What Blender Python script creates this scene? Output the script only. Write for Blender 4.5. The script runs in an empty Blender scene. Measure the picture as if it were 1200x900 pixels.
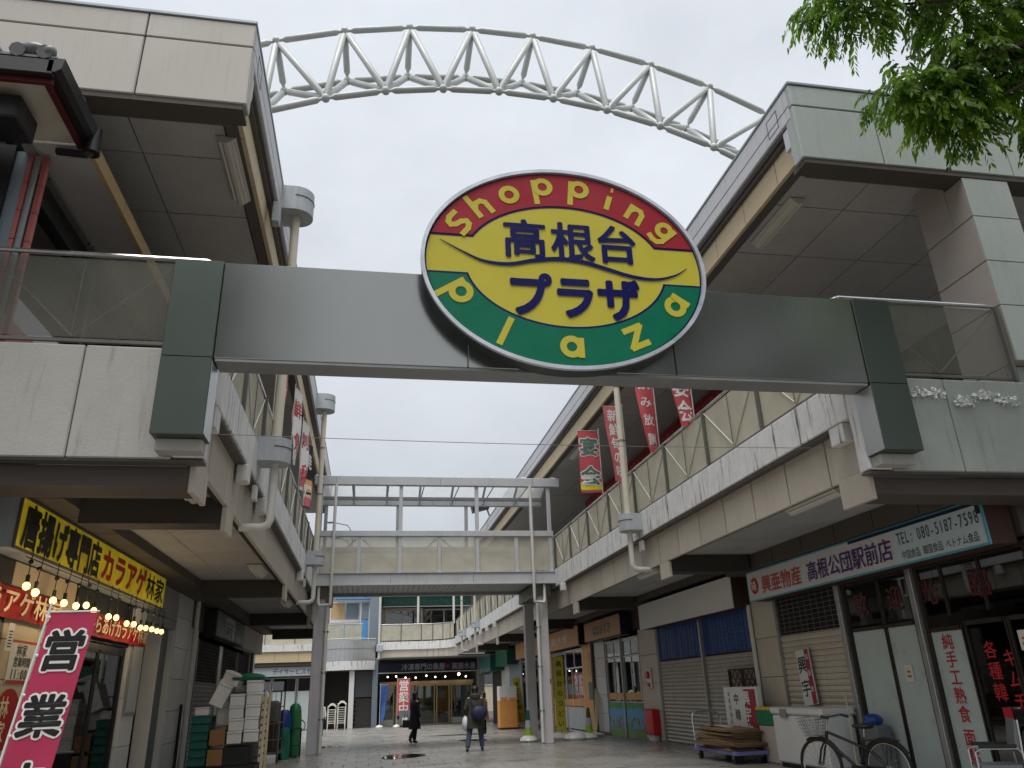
import bpy, bmesh, math, random
from mathutils import Vector, Matrix, Euler
random.seed(7)
R_ = math.radians
scene = bpy.context.scene
COL = scene.collection

# ------------------------------------------------------------------ camera
cam_d = bpy.data.cameras.new('camera'); cam = bpy.data.objects.new('camera', cam_d); COL.objects.link(cam)
cr, cd, cf = (0.98417, -0.17403, -0.03337), (0.03464, 0.37365, -0.92692), (0.17378, 0.91110, 0.37377)
cam.matrix_world = Matrix(((cr[0], -cd[0], -cf[0], 0.0), (cr[1], -cd[1], -cf[1], 0.0), (cr[2], -cd[2], -cf[2], 1.55), (0, 0, 0, 1)))
cam_d.sensor_width = 36.0; cam_d.lens = 890.0 / 1200.0 * 36.0; cam_d.clip_start = 0.05; cam_d.clip_end = 2000
scene.camera = cam
# ------------------------------------------------------------------ world: overcast sky
SUN_EL, SUN_AZ = 70.0, 200.0          # azimuth measured from +Y clockwise: high, slightly behind the camera
world = bpy.data.worlds.new('World'); scene.world = world; world.use_nodes = True
nt = world.node_tree; nt.nodes.clear()
out = nt.nodes.new('ShaderNodeOutputWorld'); bg = nt.nodes.new('ShaderNodeBackground'); bg.inputs[1].default_value = 0.1
sky = nt.nodes.new('ShaderNodeTexSky'); sky.sky_type = 'NISHITA'; sky.sun_disc = False
sky.sun_elevation = R_(SUN_EL); sky.sun_rotation = R_(SUN_AZ); sky.dust_density = 4
tc = nt.nodes.new('ShaderNodeTexCoord'); mp = nt.nodes.new('ShaderNodeMapping'); mp.inputs['Scale'].default_value = (1, 1, 1.6)
n1 = nt.nodes.new('ShaderNodeTexNoise'); n1.inputs['Scale'].default_value = 2.8; n1.inputs['Detail'].default_value = 7; n1.inputs['Roughness'].default_value = 0.55
rmp = nt.nodes.new('ShaderNodeValToRGB'); rmp.color_ramp.elements[0].position = 0.32; rmp.color_ramp.elements[1].position = 0.68
rmp.color_ramp.elements[0].color = (0.57, 0.60, 0.645, 1); rmp.color_ramp.elements[1].color = (0.715, 0.75, 0.80, 1)
# overcast luminance rises steadily from the horizon to the zenith
sp = nt.nodes.new('ShaderNodeSeparateXYZ'); mr = nt.nodes.new('ShaderNodeMapRange')
mr.inputs['From Min'].default_value = 0.0; mr.inputs['From Max'].default_value = 1.0; mr.inputs['To Min'].default_value = 5.05; mr.inputs['To Max'].default_value = 8.2
vm = nt.nodes.new('ShaderNodeVectorMath'); vm.operation = 'SCALE'
mx = nt.nodes.new('ShaderNodeMix'); mx.data_type = 'RGBA'; mx.inputs[0].default_value = 0.94
L = nt.links.new
L(tc.outputs['Generated'], mp.inputs[0]); L(mp.outputs[0], n1.inputs['Vector']); L(n1.outputs['Fac'], rmp.inputs[0])
L(tc.outputs['Generated'], sp.inputs[0]); L(sp.outputs['Z'], mr.inputs['Value']); L(rmp.outputs[0], vm.inputs[0]); L(mr.outputs[0], vm.inputs['Scale'])
L(sky.outputs[0], mx.inputs[6]); L(vm.outputs[0], mx.inputs[7]); L(mx.outputs[2], bg.inputs[0]); L(bg.outputs[0], out.inputs[0])
# ------------------------------------------------------------------ sun behind thick cloud
sd = bpy.data.lights.new('sun', 'SUN'); sd.energy = 1.5; sd.angle = R_(40); sd.color = (1.0, 0.97, 0.93)
sun = bpy.data.objects.new('sun', sd); COL.objects.link(sun)
az, el = R_(SUN_AZ), R_(SUN_EL)
sdir = Vector((math.sin(az) * math.cos(el), math.cos(az) * math.cos(el), math.sin(el)))
sun.rotation_euler = (-sdir).to_track_quat('-Z', 'Y').to_euler(); sun.location = (0, 0, 40)
vs = scene.view_settings; vs.view_transform = 'Standard'; vs.look = 'None'; vs.exposure = 0.82; vs.gamma = 1.0; vs.use_curve_mapping = False
scene.cycles.max_bounces = 6; scene.cycles.transparent_max_bounces = 10; scene.cycles.caustics_reflective = False; scene.cycles.caustics_refractive = False

# ------------------------------------------------------------------ materials
def lin(c):
    c /= 255.0
    return c / 12.92 if c <= 0.04045 else ((c + 0.055) / 1.055) ** 2.4
def rgb(r, g, b): return (lin(r), lin(g), lin(b), 1.0)
MATS = {}
def mat(name, col, rough=0.7, metal=0.0, var=0.12, nscale=3.0, bump=0.0, bscale=40.0, streak=0.0, streakcol=(40, 38, 34), rnd=0.0, stretch=None, emit=0.0, spec=0.5, alpha=None, fine=0.0, thr=(0.52, 0.72), rvar=0.12):
    """col is an sRGB triple of the surface's own colour; world-space noise gives blotches, streaks are run-off stains."""
    m = bpy.data.materials.new(name); m.use_nodes = True; t = m.node_tree; k = t.links.new
    b = t.nodes['Principled BSDF']; b.inputs['Roughness'].default_value = rough; b.inputs['Metallic'].default_value = metal
    b.inputs['Specular IOR Level'].default_value = spec
    g = t.nodes.new('ShaderNodeNewGeometry'); pos = g.outputs['Position']
    if stretch:
        mpn = t.nodes.new('ShaderNodeMapping'); mpn.inputs['Scale'].default_value = stretch; k(pos, mpn.inputs[0]); npos = mpn.outputs[0]
    else: npos = pos
    base = rgb(*col)
    nz = t.nodes.new('ShaderNodeTexNoise'); nz.inputs['Scale'].default_value = nscale; nz.inputs['Detail'].default_value = 6; nz.inputs['Roughness'].default_value = 0.6
    k(npos, nz.inputs['Vector'])
    mr = t.nodes.new('ShaderNodeMapRange'); mr.inputs['From Min'].default_value = 0.3; mr.inputs['From Max'].default_value = 0.7
    mr.inputs['To Min'].default_value = 1 - var; mr.inputs['To Max'].default_value = 1 + var; k(nz.outputs['Fac'], mr.inputs['Value'])
    val = mr.outputs[0]
    if rnd:
        oi = t.nodes.new('ShaderNodeObjectInfo'); m2 = t.nodes.new('ShaderNodeMapRange'); m2.inputs['To Min'].default_value = 1 - rnd; m2.inputs['To Max'].default_value = 1 + rnd
        k(oi.outputs['Random'], m2.inputs['Value']); mu = t.nodes.new('ShaderNodeMath'); mu.operation = 'MULTIPLY'; k(val, mu.inputs[0]); k(m2.outputs[0], mu.inputs[1]); val = mu.outputs[0]
    if fine:
        nf = t.nodes.new('ShaderNodeTexNoise'); nf.inputs['Scale'].default_value = 120; nf.inputs['Detail'].default_value = 2; k(pos, nf.inputs['Vector'])
        m3 = t.nodes.new('ShaderNodeMapRange'); m3.inputs['From Min'].default_value = .3; m3.inputs['From Max'].default_value = .7; m3.inputs['To Min'].default_value = 1 - fine; m3.inputs['To Max'].default_value = 1 + fine
        k(nf.outputs['Fac'], m3.inputs['Value']); mu = t.nodes.new('ShaderNodeMath'); mu.operation = 'MULTIPLY'; k(val, mu.inputs[0]); k(m3.outputs[0], mu.inputs[1]); val = mu.outputs[0]
    v = t.nodes.new('ShaderNodeVectorMath'); v.operation = 'SCALE'; v.inputs[0].default_value = base[:3]; k(val, v.inputs['Scale'])
    colout = v.outputs[0]
    if streak:
        ms = t.nodes.new('ShaderNodeMapping'); ms.inputs['Scale'].default_value = (7.0, 7.0, 0.55); k(pos, ms.inputs[0])
        ns = t.nodes.new('ShaderNodeTexNoise'); ns.inputs['Scale'].default_value = 1.6; ns.inputs['Detail'].default_value = 8; ns.inputs['Roughness'].default_value = 0.7; k(ms.outputs[0], ns.inputs['Vector'])
        rr = t.nodes.new('ShaderNodeMapRange'); rr.inputs['From Min'].default_value = thr[0]; rr.inputs['From Max'].default_value = thr[1]; rr.inputs['To Max'].default_value = streak; k(ns.outputs['Fac'], rr.inputs['Value'])
        mm = t.nodes.new('ShaderNodeMix'); mm.data_type = 'RGBA'; k(rr.outputs[0], mm.inputs[0]); k(colout, mm.inputs[6]); mm.inputs[7].default_value = rgb(*streakcol); colout = mm.outputs[2]
    k(colout, b.inputs['Base Color'])
    rv = t.nodes.new('ShaderNodeMapRange'); rv.inputs['From Min'].default_value = 0.3; rv.inputs['From Max'].default_value = 0.7
    rv.inputs['To Min'].default_value = max(0.02, rough - rvar * (1 if rough > .2 else .3)); rv.inputs['To Max'].default_value = min(1, rough + rvar); k(nz.outputs['Fac'], rv.inputs['Value']); k(rv.outputs[0], b.inputs['Roughness'])
    if bump:
        nb = t.nodes.new('ShaderNodeTexNoise'); nb.inputs['Scale'].default_value = bscale; nb.inputs['Detail'].default_value = 4; k(npos, nb.inputs['Vector'])
        bp = t.nodes.new('ShaderNodeBump'); bp.inputs['Strength'].default_value = bump; bp.inputs['Distance'].default_value = 0.02; k(nb.outputs['Fac'], bp.inputs['Height']); k(bp.outputs[0], b.inputs['Normal'])
    if emit:
        k(colout, b.inputs['Emission Color']); b.inputs['Emission Strength'].default_value = emit
    if alpha is not None:
        b.inputs['Alpha'].default_value = alpha
    MATS[name] = m
    return m
def glassmat(name, tint, refl, rough=0.02):
    m = bpy.data.materials.new(name); m.use_nodes = True; t = m.node_tree; t.nodes.clear(); k = t.links.new
    o = t.nodes.new('ShaderNodeOutputMaterial'); a = t.nodes.new('ShaderNodeBsdfTransparent'); a.inputs[0].default_value = rgb(*tint)
    gl = t.nodes.new('ShaderNodeBsdfGlossy'); gl.inputs['Roughness'].default_value = rough; gl.inputs[0].default_value = (1, 1, 1, 1)
    fr = t.nodes.new('ShaderNodeFresnel'); fr.inputs[0].default_value = 1.5
    ad = t.nodes.new('ShaderNodeMath'); ad.operation = 'ADD'; ad.inputs[1].default_value = refl; k(fr.outputs[0], ad.inputs[0])
    x = t.nodes.new('ShaderNodeMixShader'); k(ad.outputs[0], x.inputs[0]); k(a.outputs[0], x.inputs[1]); k(gl.outputs[0], x.inputs[2]); k(x.outputs[0], o.inputs[0])
    MATS[name] = m
def scrim(name, col, opac, trans=0.0, rough=0.6):
    """woven or perforated sheet: part diffuse, part see-through"""
    m = bpy.data.materials.new(name); m.use_nodes = True; t = m.node_tree; t.nodes.clear(); k = t.links.new
    o = t.nodes.new('ShaderNodeOutputMaterial'); a = t.nodes.new('ShaderNodeBsdfTransparent')
    g = t.nodes.new('ShaderNodeNewGeometry'); nz = t.nodes.new('ShaderNodeTexNoise'); nz.inputs['Scale'].default_value = 2.5; nz.inputs['Detail'].default_value = 7; k(g.outputs['Position'], nz.inputs['Vector'])
    mr = t.nodes.new('ShaderNodeMapRange'); mr.inputs['From Min'].default_value = .3; mr.inputs['From Max'].default_value = .7; mr.inputs['To Min'].default_value = .90; mr.inputs['To Max'].default_value = 1.07; k(nz.outputs['Fac'], mr.inputs['Value'])
    v = t.nodes.new('ShaderNodeVectorMath'); v.operation = 'SCALE'; v.inputs[0].default_value = rgb(*col)[:3]; k(mr.outputs[0], v.inputs['Scale'])
    d = t.nodes.new('ShaderNodeBsdfDiffuse'); k(v.outputs[0], d.inputs[0]); tr = t.nodes.new('ShaderNodeBsdfTranslucent'); k(v.outputs[0], tr.inputs[0])
    x0 = t.nodes.new('ShaderNodeMixShader'); x0.inputs[0].default_value = trans; k(d.outputs[0], x0.inputs[1]); k(tr.outputs[0], x0.inputs[2])
    x = t.nodes.new('ShaderNodeMixShader'); x.inputs[0].default_value = opac; k(a.outputs[0], x.inputs[1]); k(x0.outputs[0], x.inputs[2]); k(x.outputs[0], o.inputs[0])
    MATS[name] = m
def leafmat(name, c1, c2, trans=0.35):
    m = bpy.data.materials.new(name); m.use_nodes = True; t = m.node_tree; k = t.links.new; b = t.nodes['Principled BSDF']; o = t.nodes['Material Output']
    b.inputs['Roughness'].default_value = 0.45
    g = t.nodes.new('ShaderNodeNewGeometry'); nz = t.nodes.new('ShaderNodeTexNoise'); nz.inputs['Scale'].default_value = 3.5; nz.inputs['Detail'].default_value = 5; k(g.outputs['Position'], nz.inputs['Vector'])
    mr = t.nodes.new('ShaderNodeMapRange'); mr.inputs['From Min'].default_value = .35; mr.inputs['From Max'].default_value = .65; k(nz.outputs['Fac'], mr.inputs['Value'])
    x = t.nodes.new('ShaderNodeMix'); x.data_type = 'RGBA'; k(mr.outputs[0], x.inputs[0]); x.inputs[6].default_value = rgb(*c1); x.inputs[7].default_value = rgb(*c2); k(x.outputs[2], b.inputs['Base Color'])
    tl = t.nodes.new('ShaderNodeBsdfTranslucent'); v = t.nodes.new('ShaderNodeVectorMath'); v.operation = 'MULTIPLY'; k(x.outputs[2], v.inputs[0]); v.inputs[1].default_value = (1.6, 1.7, 0.7); k(v.outputs[0], tl.inputs[0])
    ms = t.nodes.new('ShaderNodeMixShader'); ms.inputs[0].default_value = trans; k(b.outputs[0], ms.inputs[1]); k(tl.outputs[0], ms.inputs[2]); k(ms.outputs[0], o.inputs[0])
    MATS[name] = m

mat('concrete_white', (224, 224, 222), 0.8, var=.10, nscale=5, bump=.25, bscale=25, streak=.9, streakcol=(66, 64, 60), thr=(0.54, 0.66))
mat('concrete_parapet', (176, 173, 166), 0.85, var=.08, nscale=2, bump=.2, bscale=30, streak=.5, streakcol=(96, 92, 86), thr=(.55, .78))
mat('concrete_parapet_bounce', (150, 156, 150), 0.85, var=.10, nscale=2, bump=.2, bscale=30, streak=.5, streakcol=(96, 96, 88), thr=(.55, .78))  # parapet concrete darkened and greened for the tree shade on the right front
mat('beige_panel', (188, 179, 164), 0.7, var=.06, nscale=1.2, rnd=.06, streak=.3, streakcol=(96, 84, 70), thr=(.52, .8))
mat('roof_beige', (205, 186, 150), 0.65, var=.05, nscale=1, rnd=.04)
mat('fascia_warm', (190, 185, 176), 0.6, var=.05, nscale=1.3, rnd=.02, streak=.16, streakcol=(110, 104, 96))
mat('fascia_green_bounce', (172, 180, 176), 0.55, var=.06, nscale=1.3, rnd=.03, streak=.2, streakcol=(96, 104, 98))  # grey panels with green light from the trees mixed into their colour
mat('fascia_side', (206, 206, 209), 0.6, var=.06, nscale=1.5, rnd=.03, streak=.25, streakcol=(100, 98, 96))
mat('coping', (150, 158, 160), 0.4, metal=.3)
mat('gutter_dark', (92, 88, 84), 0.7)
mat('joint_dark', (38, 36, 34), 0.9)
mat('soffit', (186, 184, 182), 0.85, var=.08, nscale=1.5, rnd=.05, streak=.15)
mat('soffit_low', (168, 167, 166), 0.85, var=.1, nscale=1.2, rnd=.05, streak=.2)
mat('beam_brown', (82, 75, 68), 0.75, var=.12, nscale=2)
mat('beam_dark', (62, 58, 54), 0.75, var=.12, nscale=2)
mat('column_pink', (176, 166, 158), 0.75, var=.06, nscale=2, rnd=.03)
mat('stainless', (156, 157, 152), 0.19, metal=.95, var=.03, nscale=.7, stretch=(1.5, 1.5, .5), rvar=.03)
mat('stainless_tree_reflect', (88, 97, 90), 0.38, metal=.75, var=.03, nscale=.7, rvar=.03)  # plain steel; dark green reflection of the trees put into its colour
mat('steel_bright', (205, 208, 206), 0.22, metal=.9)
mat('steel_grey', (140, 142, 142), 0.45, metal=.3, var=.08)
mat('bridge_paint', (188, 190, 193), 0.5, var=.06, nscale=2, streak=.2, streakcol=(110, 104, 98))
mat('column_paint', (196, 194, 195), 0.5, var=.07, nscale=2, streak=.3, streakcol=(110, 104, 100))
mat('post_dark', (104, 102, 96), 0.5, metal=.3)
mat('pipe_cream', (214, 208, 188), 0.45, var=.05, streak=.2, streakcol=(140, 128, 108))
mat('pipe_white', (214, 214, 208), 0.45, var=.05, streak=.2, streakcol=(130, 124, 112))
mat('drain_box', (176, 182, 186), 0.6, var=.08, streak=.35, streakcol=(110, 110, 106))
mat('truss', (200, 204, 201), 0.4, var=.05, rnd=.04)
mat('white_paint', (222, 222, 218), 0.45, var=.04)
mat('white_plastic', (222, 222, 216), 0.35, var=.03)
mat('black', (22, 22, 24), 0.5, var=.1)
mat('black_gloss', (18, 18, 20), 0.2, var=.1)
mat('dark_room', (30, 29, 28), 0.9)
mat('room_wall', (112, 106, 98), 0.9)
mat('rust', (120, 70, 44), 0.8)
mat('navy', (16, 20, 84), 0.35, var=.03, spec=.15)
mat('sign_yellow', (196, 184, 66), 0.35, var=.02, spec=.2)
mat('sign_red', (156, 38, 50), 0.35, var=.02, spec=.2)
mat('sign_green', (6, 108, 80), 0.35, var=.02, spec=.2)
mat('sign_rim', (196, 200, 206), 0.35, metal=.35)
mat('sign_side', (60, 66, 62), 0.45, metal=.4)
mat('lit_yellow', (206, 184, 28), 0.4, var=.35, nscale=1.6, emit=.10)
mat('text_black', (20, 18, 16), 0.5, var=.02)
mat('text_red', (186, 30, 36), 0.5, var=.02)
mat('text_white', (235, 232, 226), 0.5, var=.02)
mat('text_pinkred', (196, 74, 70), 0.5, var=.02)
mat('text_purple', (84, 36, 110), 0.5, var=.02)
mat('text_grey', (70, 74, 80), 0.5, var=.02)
mat('text_green', (74, 112, 92), 0.6, var=.02)
mat('text_cream', (236, 214, 170), 0.6, var=.03)
mat('shop_sign_pale', (214, 214, 216), 0.4, var=.03)
mat('shop_sign_blue', (200, 219, 224), 0.4, var=.03)
mat('teal_frame', (88, 168, 186), 0.4)
mat('tile_grey', (204, 204, 201), 0.4, var=.07, rnd=.06)
mat('tile_beige', (200, 190, 175), 0.5, var=.07, rnd=.05)
mat('shutter', (184, 178, 168), 0.55, metal=.2, var=.10, nscale=3, streak=.3, streakcol=(104, 88, 70))
mat('shutter_dark', (134, 130, 124), 0.6, metal=.2, var=.10, streak=.2)
mat('shutter_beige', (206, 196, 178), 0.55, var=.06, streak=.2, streakcol=(120, 104, 84))
mat('blue_sheet', (30, 84, 160), 0.5, var=.25, nscale=4, stretch=(1, 3, 1))
mat('frame_bronze', (62, 56, 50), 0.4, metal=.5)
mat('frame_alu', (168, 168, 164), 0.35, metal=.6)
mat('frosted', (192, 204, 199), 0.35, var=.05)
mat('door_grey', (108, 112, 114), 0.5)
mat('orange', (222, 158, 84), 0.5, var=.05)
mat('orange_sign', (196, 144, 100), 0.5, var=.14, nscale=3, streak=.2, streakcol=(150, 110, 80))
mat('grey_wall', (150, 148, 146), 0.8, var=.06)
mat('cream_wall', (196, 186, 160), 0.8, var=.08, streak=.15)
mat('back_wall', (150, 150, 150), 0.8, var=.08)
mat('sky_blue', (96, 160, 214), 0.4)
mat('sign_teal', (28, 108, 96), 0.4, var=.06)
mat('sign_teal_dark', (20, 84, 74), 0.4, var=.06)
mat('sign_navy', (24, 26, 62), 0.4, var=.05)
mat('grass_green', (70, 150, 60), 0.6, var=.5, nscale=9)
mat('mural_blue', (92, 166, 216), 0.6, var=.12, nscale=8)
mat('mural_flowers', (120, 150, 84), 0.6, var=.6, nscale=14)
mat('fire_red', (200, 24, 34), 0.35)
mat('noren_red', (168, 26, 24), 0.8, var=.10, nscale=6)
mat('pink_cloth', (180, 48, 84), 0.75, var=.08, nscale=5)
mat('red_cloth', (198, 84, 90), 0.8, var=.10, nscale=5)
mat('red_cloth2', (206, 110, 114), 0.8, var=.2, nscale=7)
mat('crimson_band', (140, 24, 34), 0.7, var=.2, nscale=2)
mat('white_cloth', (228, 224, 220), 0.8, var=.06)
mat('green_flagtext', (92, 122, 104), 0.7)
mat('blue_cloth', (60, 96, 160), 0.8, var=.3, nscale=6)
mat('yellow_cloth', (232, 210, 60), 0.7, var=.06)
mat('yellow_sign', (206, 190, 60), 0.5, var=.06)
mat('foam_box', (232, 234, 234), 0.6, var=.04, rnd=.04)
mat('cardboard', (158, 118, 78), 0.85, var=.10, rnd=.12)
mat('cardboard_flat', (132, 108, 80), 0.9, var=.15, rnd=.25)
mat('crate_teal', (18, 96, 88), 0.45, var=.08)
mat('net_green', (26, 120, 80), 0.7, var=.3, nscale=12)
mat('cart_blue', (112, 116, 170), 0.5)
mat('cage_steel', (120, 116, 110), 0.5, metal=.5, var=.15)
mat('wood_cream', (206, 192, 160), 0.7, var=.1)
mat('wood_dark', (70, 46, 34), 0.7, var=.15)
mat('lattice', (72, 36, 30), 0.7, var=.15)
mat('gas_green', (24, 110, 92), 0.4, var=.08)
mat('gas_blue', (30, 74, 150), 0.4, var=.08)
mat('gas_lime', (48, 122, 72), 0.5, var=.2, nscale=8)
mat('cone_green', (150, 186, 60), 0.5, var=.08)
mat('chair_white', (226, 222, 208), 0.45, var=.04)
mat('skin', (196, 150, 122), 0.55, var=.04)
mat('hair', (22, 20, 20), 0.5, var=.1)
mat('coat_black', (26, 27, 34), 0.85, var=.15)
mat('coat_olive', (58, 56, 46), 0.85, var=.15)
mat('coat_brown', (128, 92, 62), 0.85, var=.12)
mat('jeans', (58, 72, 92), 0.85, var=.15)
mat('trousers_black', (24, 24, 28), 0.85)
mat('trousers_blue', (44, 56, 96), 0.85)
mat('shirt_white', (216, 220, 226), 0.8)
mat('bag_navy', (26, 34, 66), 0.7)
mat('plastic_bag', (214, 218, 226), 0.4)
mat('shoe', (20, 19, 19), 0.5)
mat('rubber', (20, 20, 20), 0.7)
mat('chrome', (200, 200, 202), 0.18, metal=1.0)
mat('tile_roof', (112, 112, 112), 0.4, var=.15, rnd=.15)
mat('soot_black', (30, 28, 30), 0.45, var=.12)
mat('maroon', (84, 26, 30), 0.4, var=.1)
mat('cream_board', (206, 198, 182), 0.8, var=.06)
mat('ochre_trim', (200, 172, 124), 0.7, var=.12, nscale=2.5)
mat('pink_tile', (186, 104, 98), 0.4, var=.08, rnd=.06)
mat('blue_grey_wall', (128, 140, 150), 0.7, var=.06)
mat('ochre_tile', (204, 184, 146), .45, var=.06, rnd=.05)
mat('basket_wire', (150, 152, 154), .4, metal=.4)
mat('bark', (74, 64, 56), 0.9, var=.25, nscale=8, bump=.6, bscale=18)
mat('lamp_body', (206, 202, 192), 0.5, var=.05)
mat('lamp_tube', (232, 230, 222), 0.35, var=.02)
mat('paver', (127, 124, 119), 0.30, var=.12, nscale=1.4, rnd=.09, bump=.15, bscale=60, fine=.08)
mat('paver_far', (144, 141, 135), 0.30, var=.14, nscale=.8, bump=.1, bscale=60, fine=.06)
mat('ground', (84, 80, 74), 0.8, var=.1, nscale=1)
mat('asphalt', (64, 64, 64), 0.85, var=.1, nscale=3, bump=.3, bscale=80)
mat('puddle', (26, 26, 26), 0.03, var=.0, spec=.8)
mat('manhole', (70, 68, 64), 0.5, metal=.5)
mat('poster_paper', (224, 218, 204), 0.6, var=.06, nscale=6)
mat('menu_wood', (176, 140, 96), 0.6, var=.12, stretch=(1, 8, 1))
mat('bulb_glow', (255, 206, 120), 0.3, var=0, emit=2.2)
mat('shop_lamp', (255, 244, 224), 0.3, var=0, emit=5.0)
mat('peel', (206, 208, 204), 0.5, var=.1)
glassmat('glass', (196, 206, 200), .06)
glassmat('glass_dark', (70, 76, 74), .10)
scrim('mesh_panel', (222, 217, 198), .82, .3)
scrim('mesh_panel_front', (128, 127, 116), .42, .1)
scrim('polycarb', (214, 218, 218), .62, .6)
scrim('bridge_panel', (222, 218, 202), .52, .4)
leafmat('leaf', (50, 84, 24), (132, 166, 52), .5)
mat('steel_sheet', (196, 198, 198), 0.4, metal=.7, var=.03, nscale=.5)
leafmat('leaf_back', (28, 50, 22), (58, 86, 38), .2)
M = MATS

# ------------------------------------------------------------------ mesh helpers
class MB:
    def __init__(s): s.v = []; s.f = []
    def quad(s, a, b, c, d):
        n = len(s.v); s.v += [tuple(a), tuple(b), tuple(c), tuple(d)]; s.f.append((n, n+1, n+2, n+3)); return s
    def box(s, x0, x1, y0, y1, z0, z1):
        n = len(s.v); s.v += [(x, y, z) for z in (z0, z1) for y in (y0, y1) for x in (x0, x1)]
        s.f += [tuple(n+i for i in q) for q in ((0, 2, 3, 1), (4, 5, 7, 6), (0, 1, 5, 4), (2, 6, 7, 3), (0, 4, 6, 2), (1, 3, 7, 5))]; return s
    def obox(s, c, ax, ay, az):
        c, ax, ay, az = map(Vector, (c, ax, ay, az)); n = len(s.v)
        s.v += [tuple(c + ax*i + ay*j + az*k) for k in (-1, 1) for j in (-1, 1) for i in (-1, 1)]
        s.f += [tuple(n+i for i in q) for q in ((0, 2, 3, 1), (4, 5, 7, 6), (0, 1, 5, 4), (2, 6, 7, 3), (0, 4, 6, 2), (1, 3, 7, 5))]; return s
    def tube(s, p0, p1, r0, r1=None, n=10, caps=True):
        p0, p1 = Vector(p0), Vector(p1); r1 = r0 if r1 is None else r1; d = (p1 - p0)
        if d.length < 1e-6: return s
        d.normalize(); u = d.orthogonal().normalized(); w = d.cross(u); k = len(s.v)
        for p, r in ((p0, r0), (p1, r1)):
            for i in range(n):
                a = 2*math.pi*i/n; s.v.append(tuple(p + u*math.cos(a)*r + w*math.sin(a)*r))
        for i in range(n): j = (i+1) % n; s.f.append((k+i, k+j, k+n+j, k+n+i))
        if caps: s.f.append(tuple(k+i for i in reversed(range(n)))); s.f.append(tuple(k+n+i for i in range(n)))
        return s
    def path(s, pts, r, n=8, closed=False):
        pts = [Vector(p) for p in pts]; N = len(pts); k = len(s.v); rs = r if isinstance(r, (list, tuple)) else [r]*N; u = None
        for i, p in enumerate(pts):
            if closed: t = pts[(i+1) % N] - pts[i-1]
            else: t = pts[min(i+1, N-1)] - pts[max(i-1, 0)]
            t.normalize()
            u = t.orthogonal().normalized() if u is None else (u - t*u.dot(t)).normalized()
            w = t.cross(u)
            for j in range(n): a = 2*math.pi*j/n; s.v.append(tuple(p + u*math.cos(a)*rs[i] + w*math.sin(a)*rs[i]))
        for i in range(N if closed else N-1):
            i2 = (i+1) % N
            for j in range(n): j2 = (j+1) % n; s.f.append((k+i*n+j, k+i*n+j2, k+i2*n+j2, k+i2*n+j))
        if not closed: s.f.append(tuple(k+j for j in reversed(range(n)))); s.f.append(tuple(k+(N-1)*n+j for j in range(n)))
        return s
    def loft(s, rings, caps=True):
        k = len(s.v); n = len(rings[0])
        for r in rings: s.v += [tuple(p) for p in r]
        for i in range(len(rings)-1):
            for j in range(n): j2 = (j+1) % n; s.f.append((k+i*n+j, k+i*n+j2, k+(i+1)*n+j2, k+(i+1)*n+j))
        if caps: s.f.append(tuple(k+j for j in reversed(range(n)))); s.f.append(tuple(k+(len(rings)-1)*n+j for j in range(n)))
        return s
    def prism(s, pts, d):
        """flat polygon pts (3D list) pushed along vector d"""
        d = Vector(d); n = len(pts); k = len(s.v); s.v += [tuple(p) for p in pts] + [tuple(Vector(p)+d) for p in pts]
        s.f.append(tuple(k+i for i in range(n))); s.f.append(tuple(k+n+i for i in reversed(range(n))))
        for i in range(n): j = (i+1) % n; s.f.append((k+i, k+n+i, k+n+j, k+j))
        return s
    def sphere(s, c, rx, ry=None, rz=None, n=12, m=8):
        ry = rx if ry is None else ry; rz = rx if rz is None else rz; c = Vector(c)
        rings = []
        for i in range(1, m):
            a = math.pi*i/m; rings.append([c + Vector((rx*math.sin(a)*math.cos(2*math.pi*j/n), ry*math.sin(a)*math.sin(2*math.pi*j/n), -rz*math.cos(a))) for j in range(n)])
        k = len(s.v); s.loft(rings, False); b = len(s.v); s.v += [tuple(c - Vector((0, 0, rz))), tuple(c + Vector((0, 0, rz)))]
        for j in range(n):
            j2 = (j+1) % n; s.f.append((b, k+j2, k+j)); s.f.append((b+1, k+(m-2)*n+j, k+(m-2)*n+j2))
        return s
    def mesh(s, name, mt, smooth=False, fix=True):
        me = bpy.data.meshes.new(name); me.from_pydata(s.v, [], s.f)
        if fix:
            bm = bmesh.new(); bm.from_mesh(me); bmesh.ops.recalc_face_normals(bm, faces=bm.faces); bm.to_mesh(me); bm.free()
        me.materials.append(M[mt])
        if smooth:
            me.polygons.foreach_set('use_smooth', [True]*len(me.polygons))
            try: me.set_sharp_from_angle(angle=R_(40))
            except Exception: pass
        return me
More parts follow.
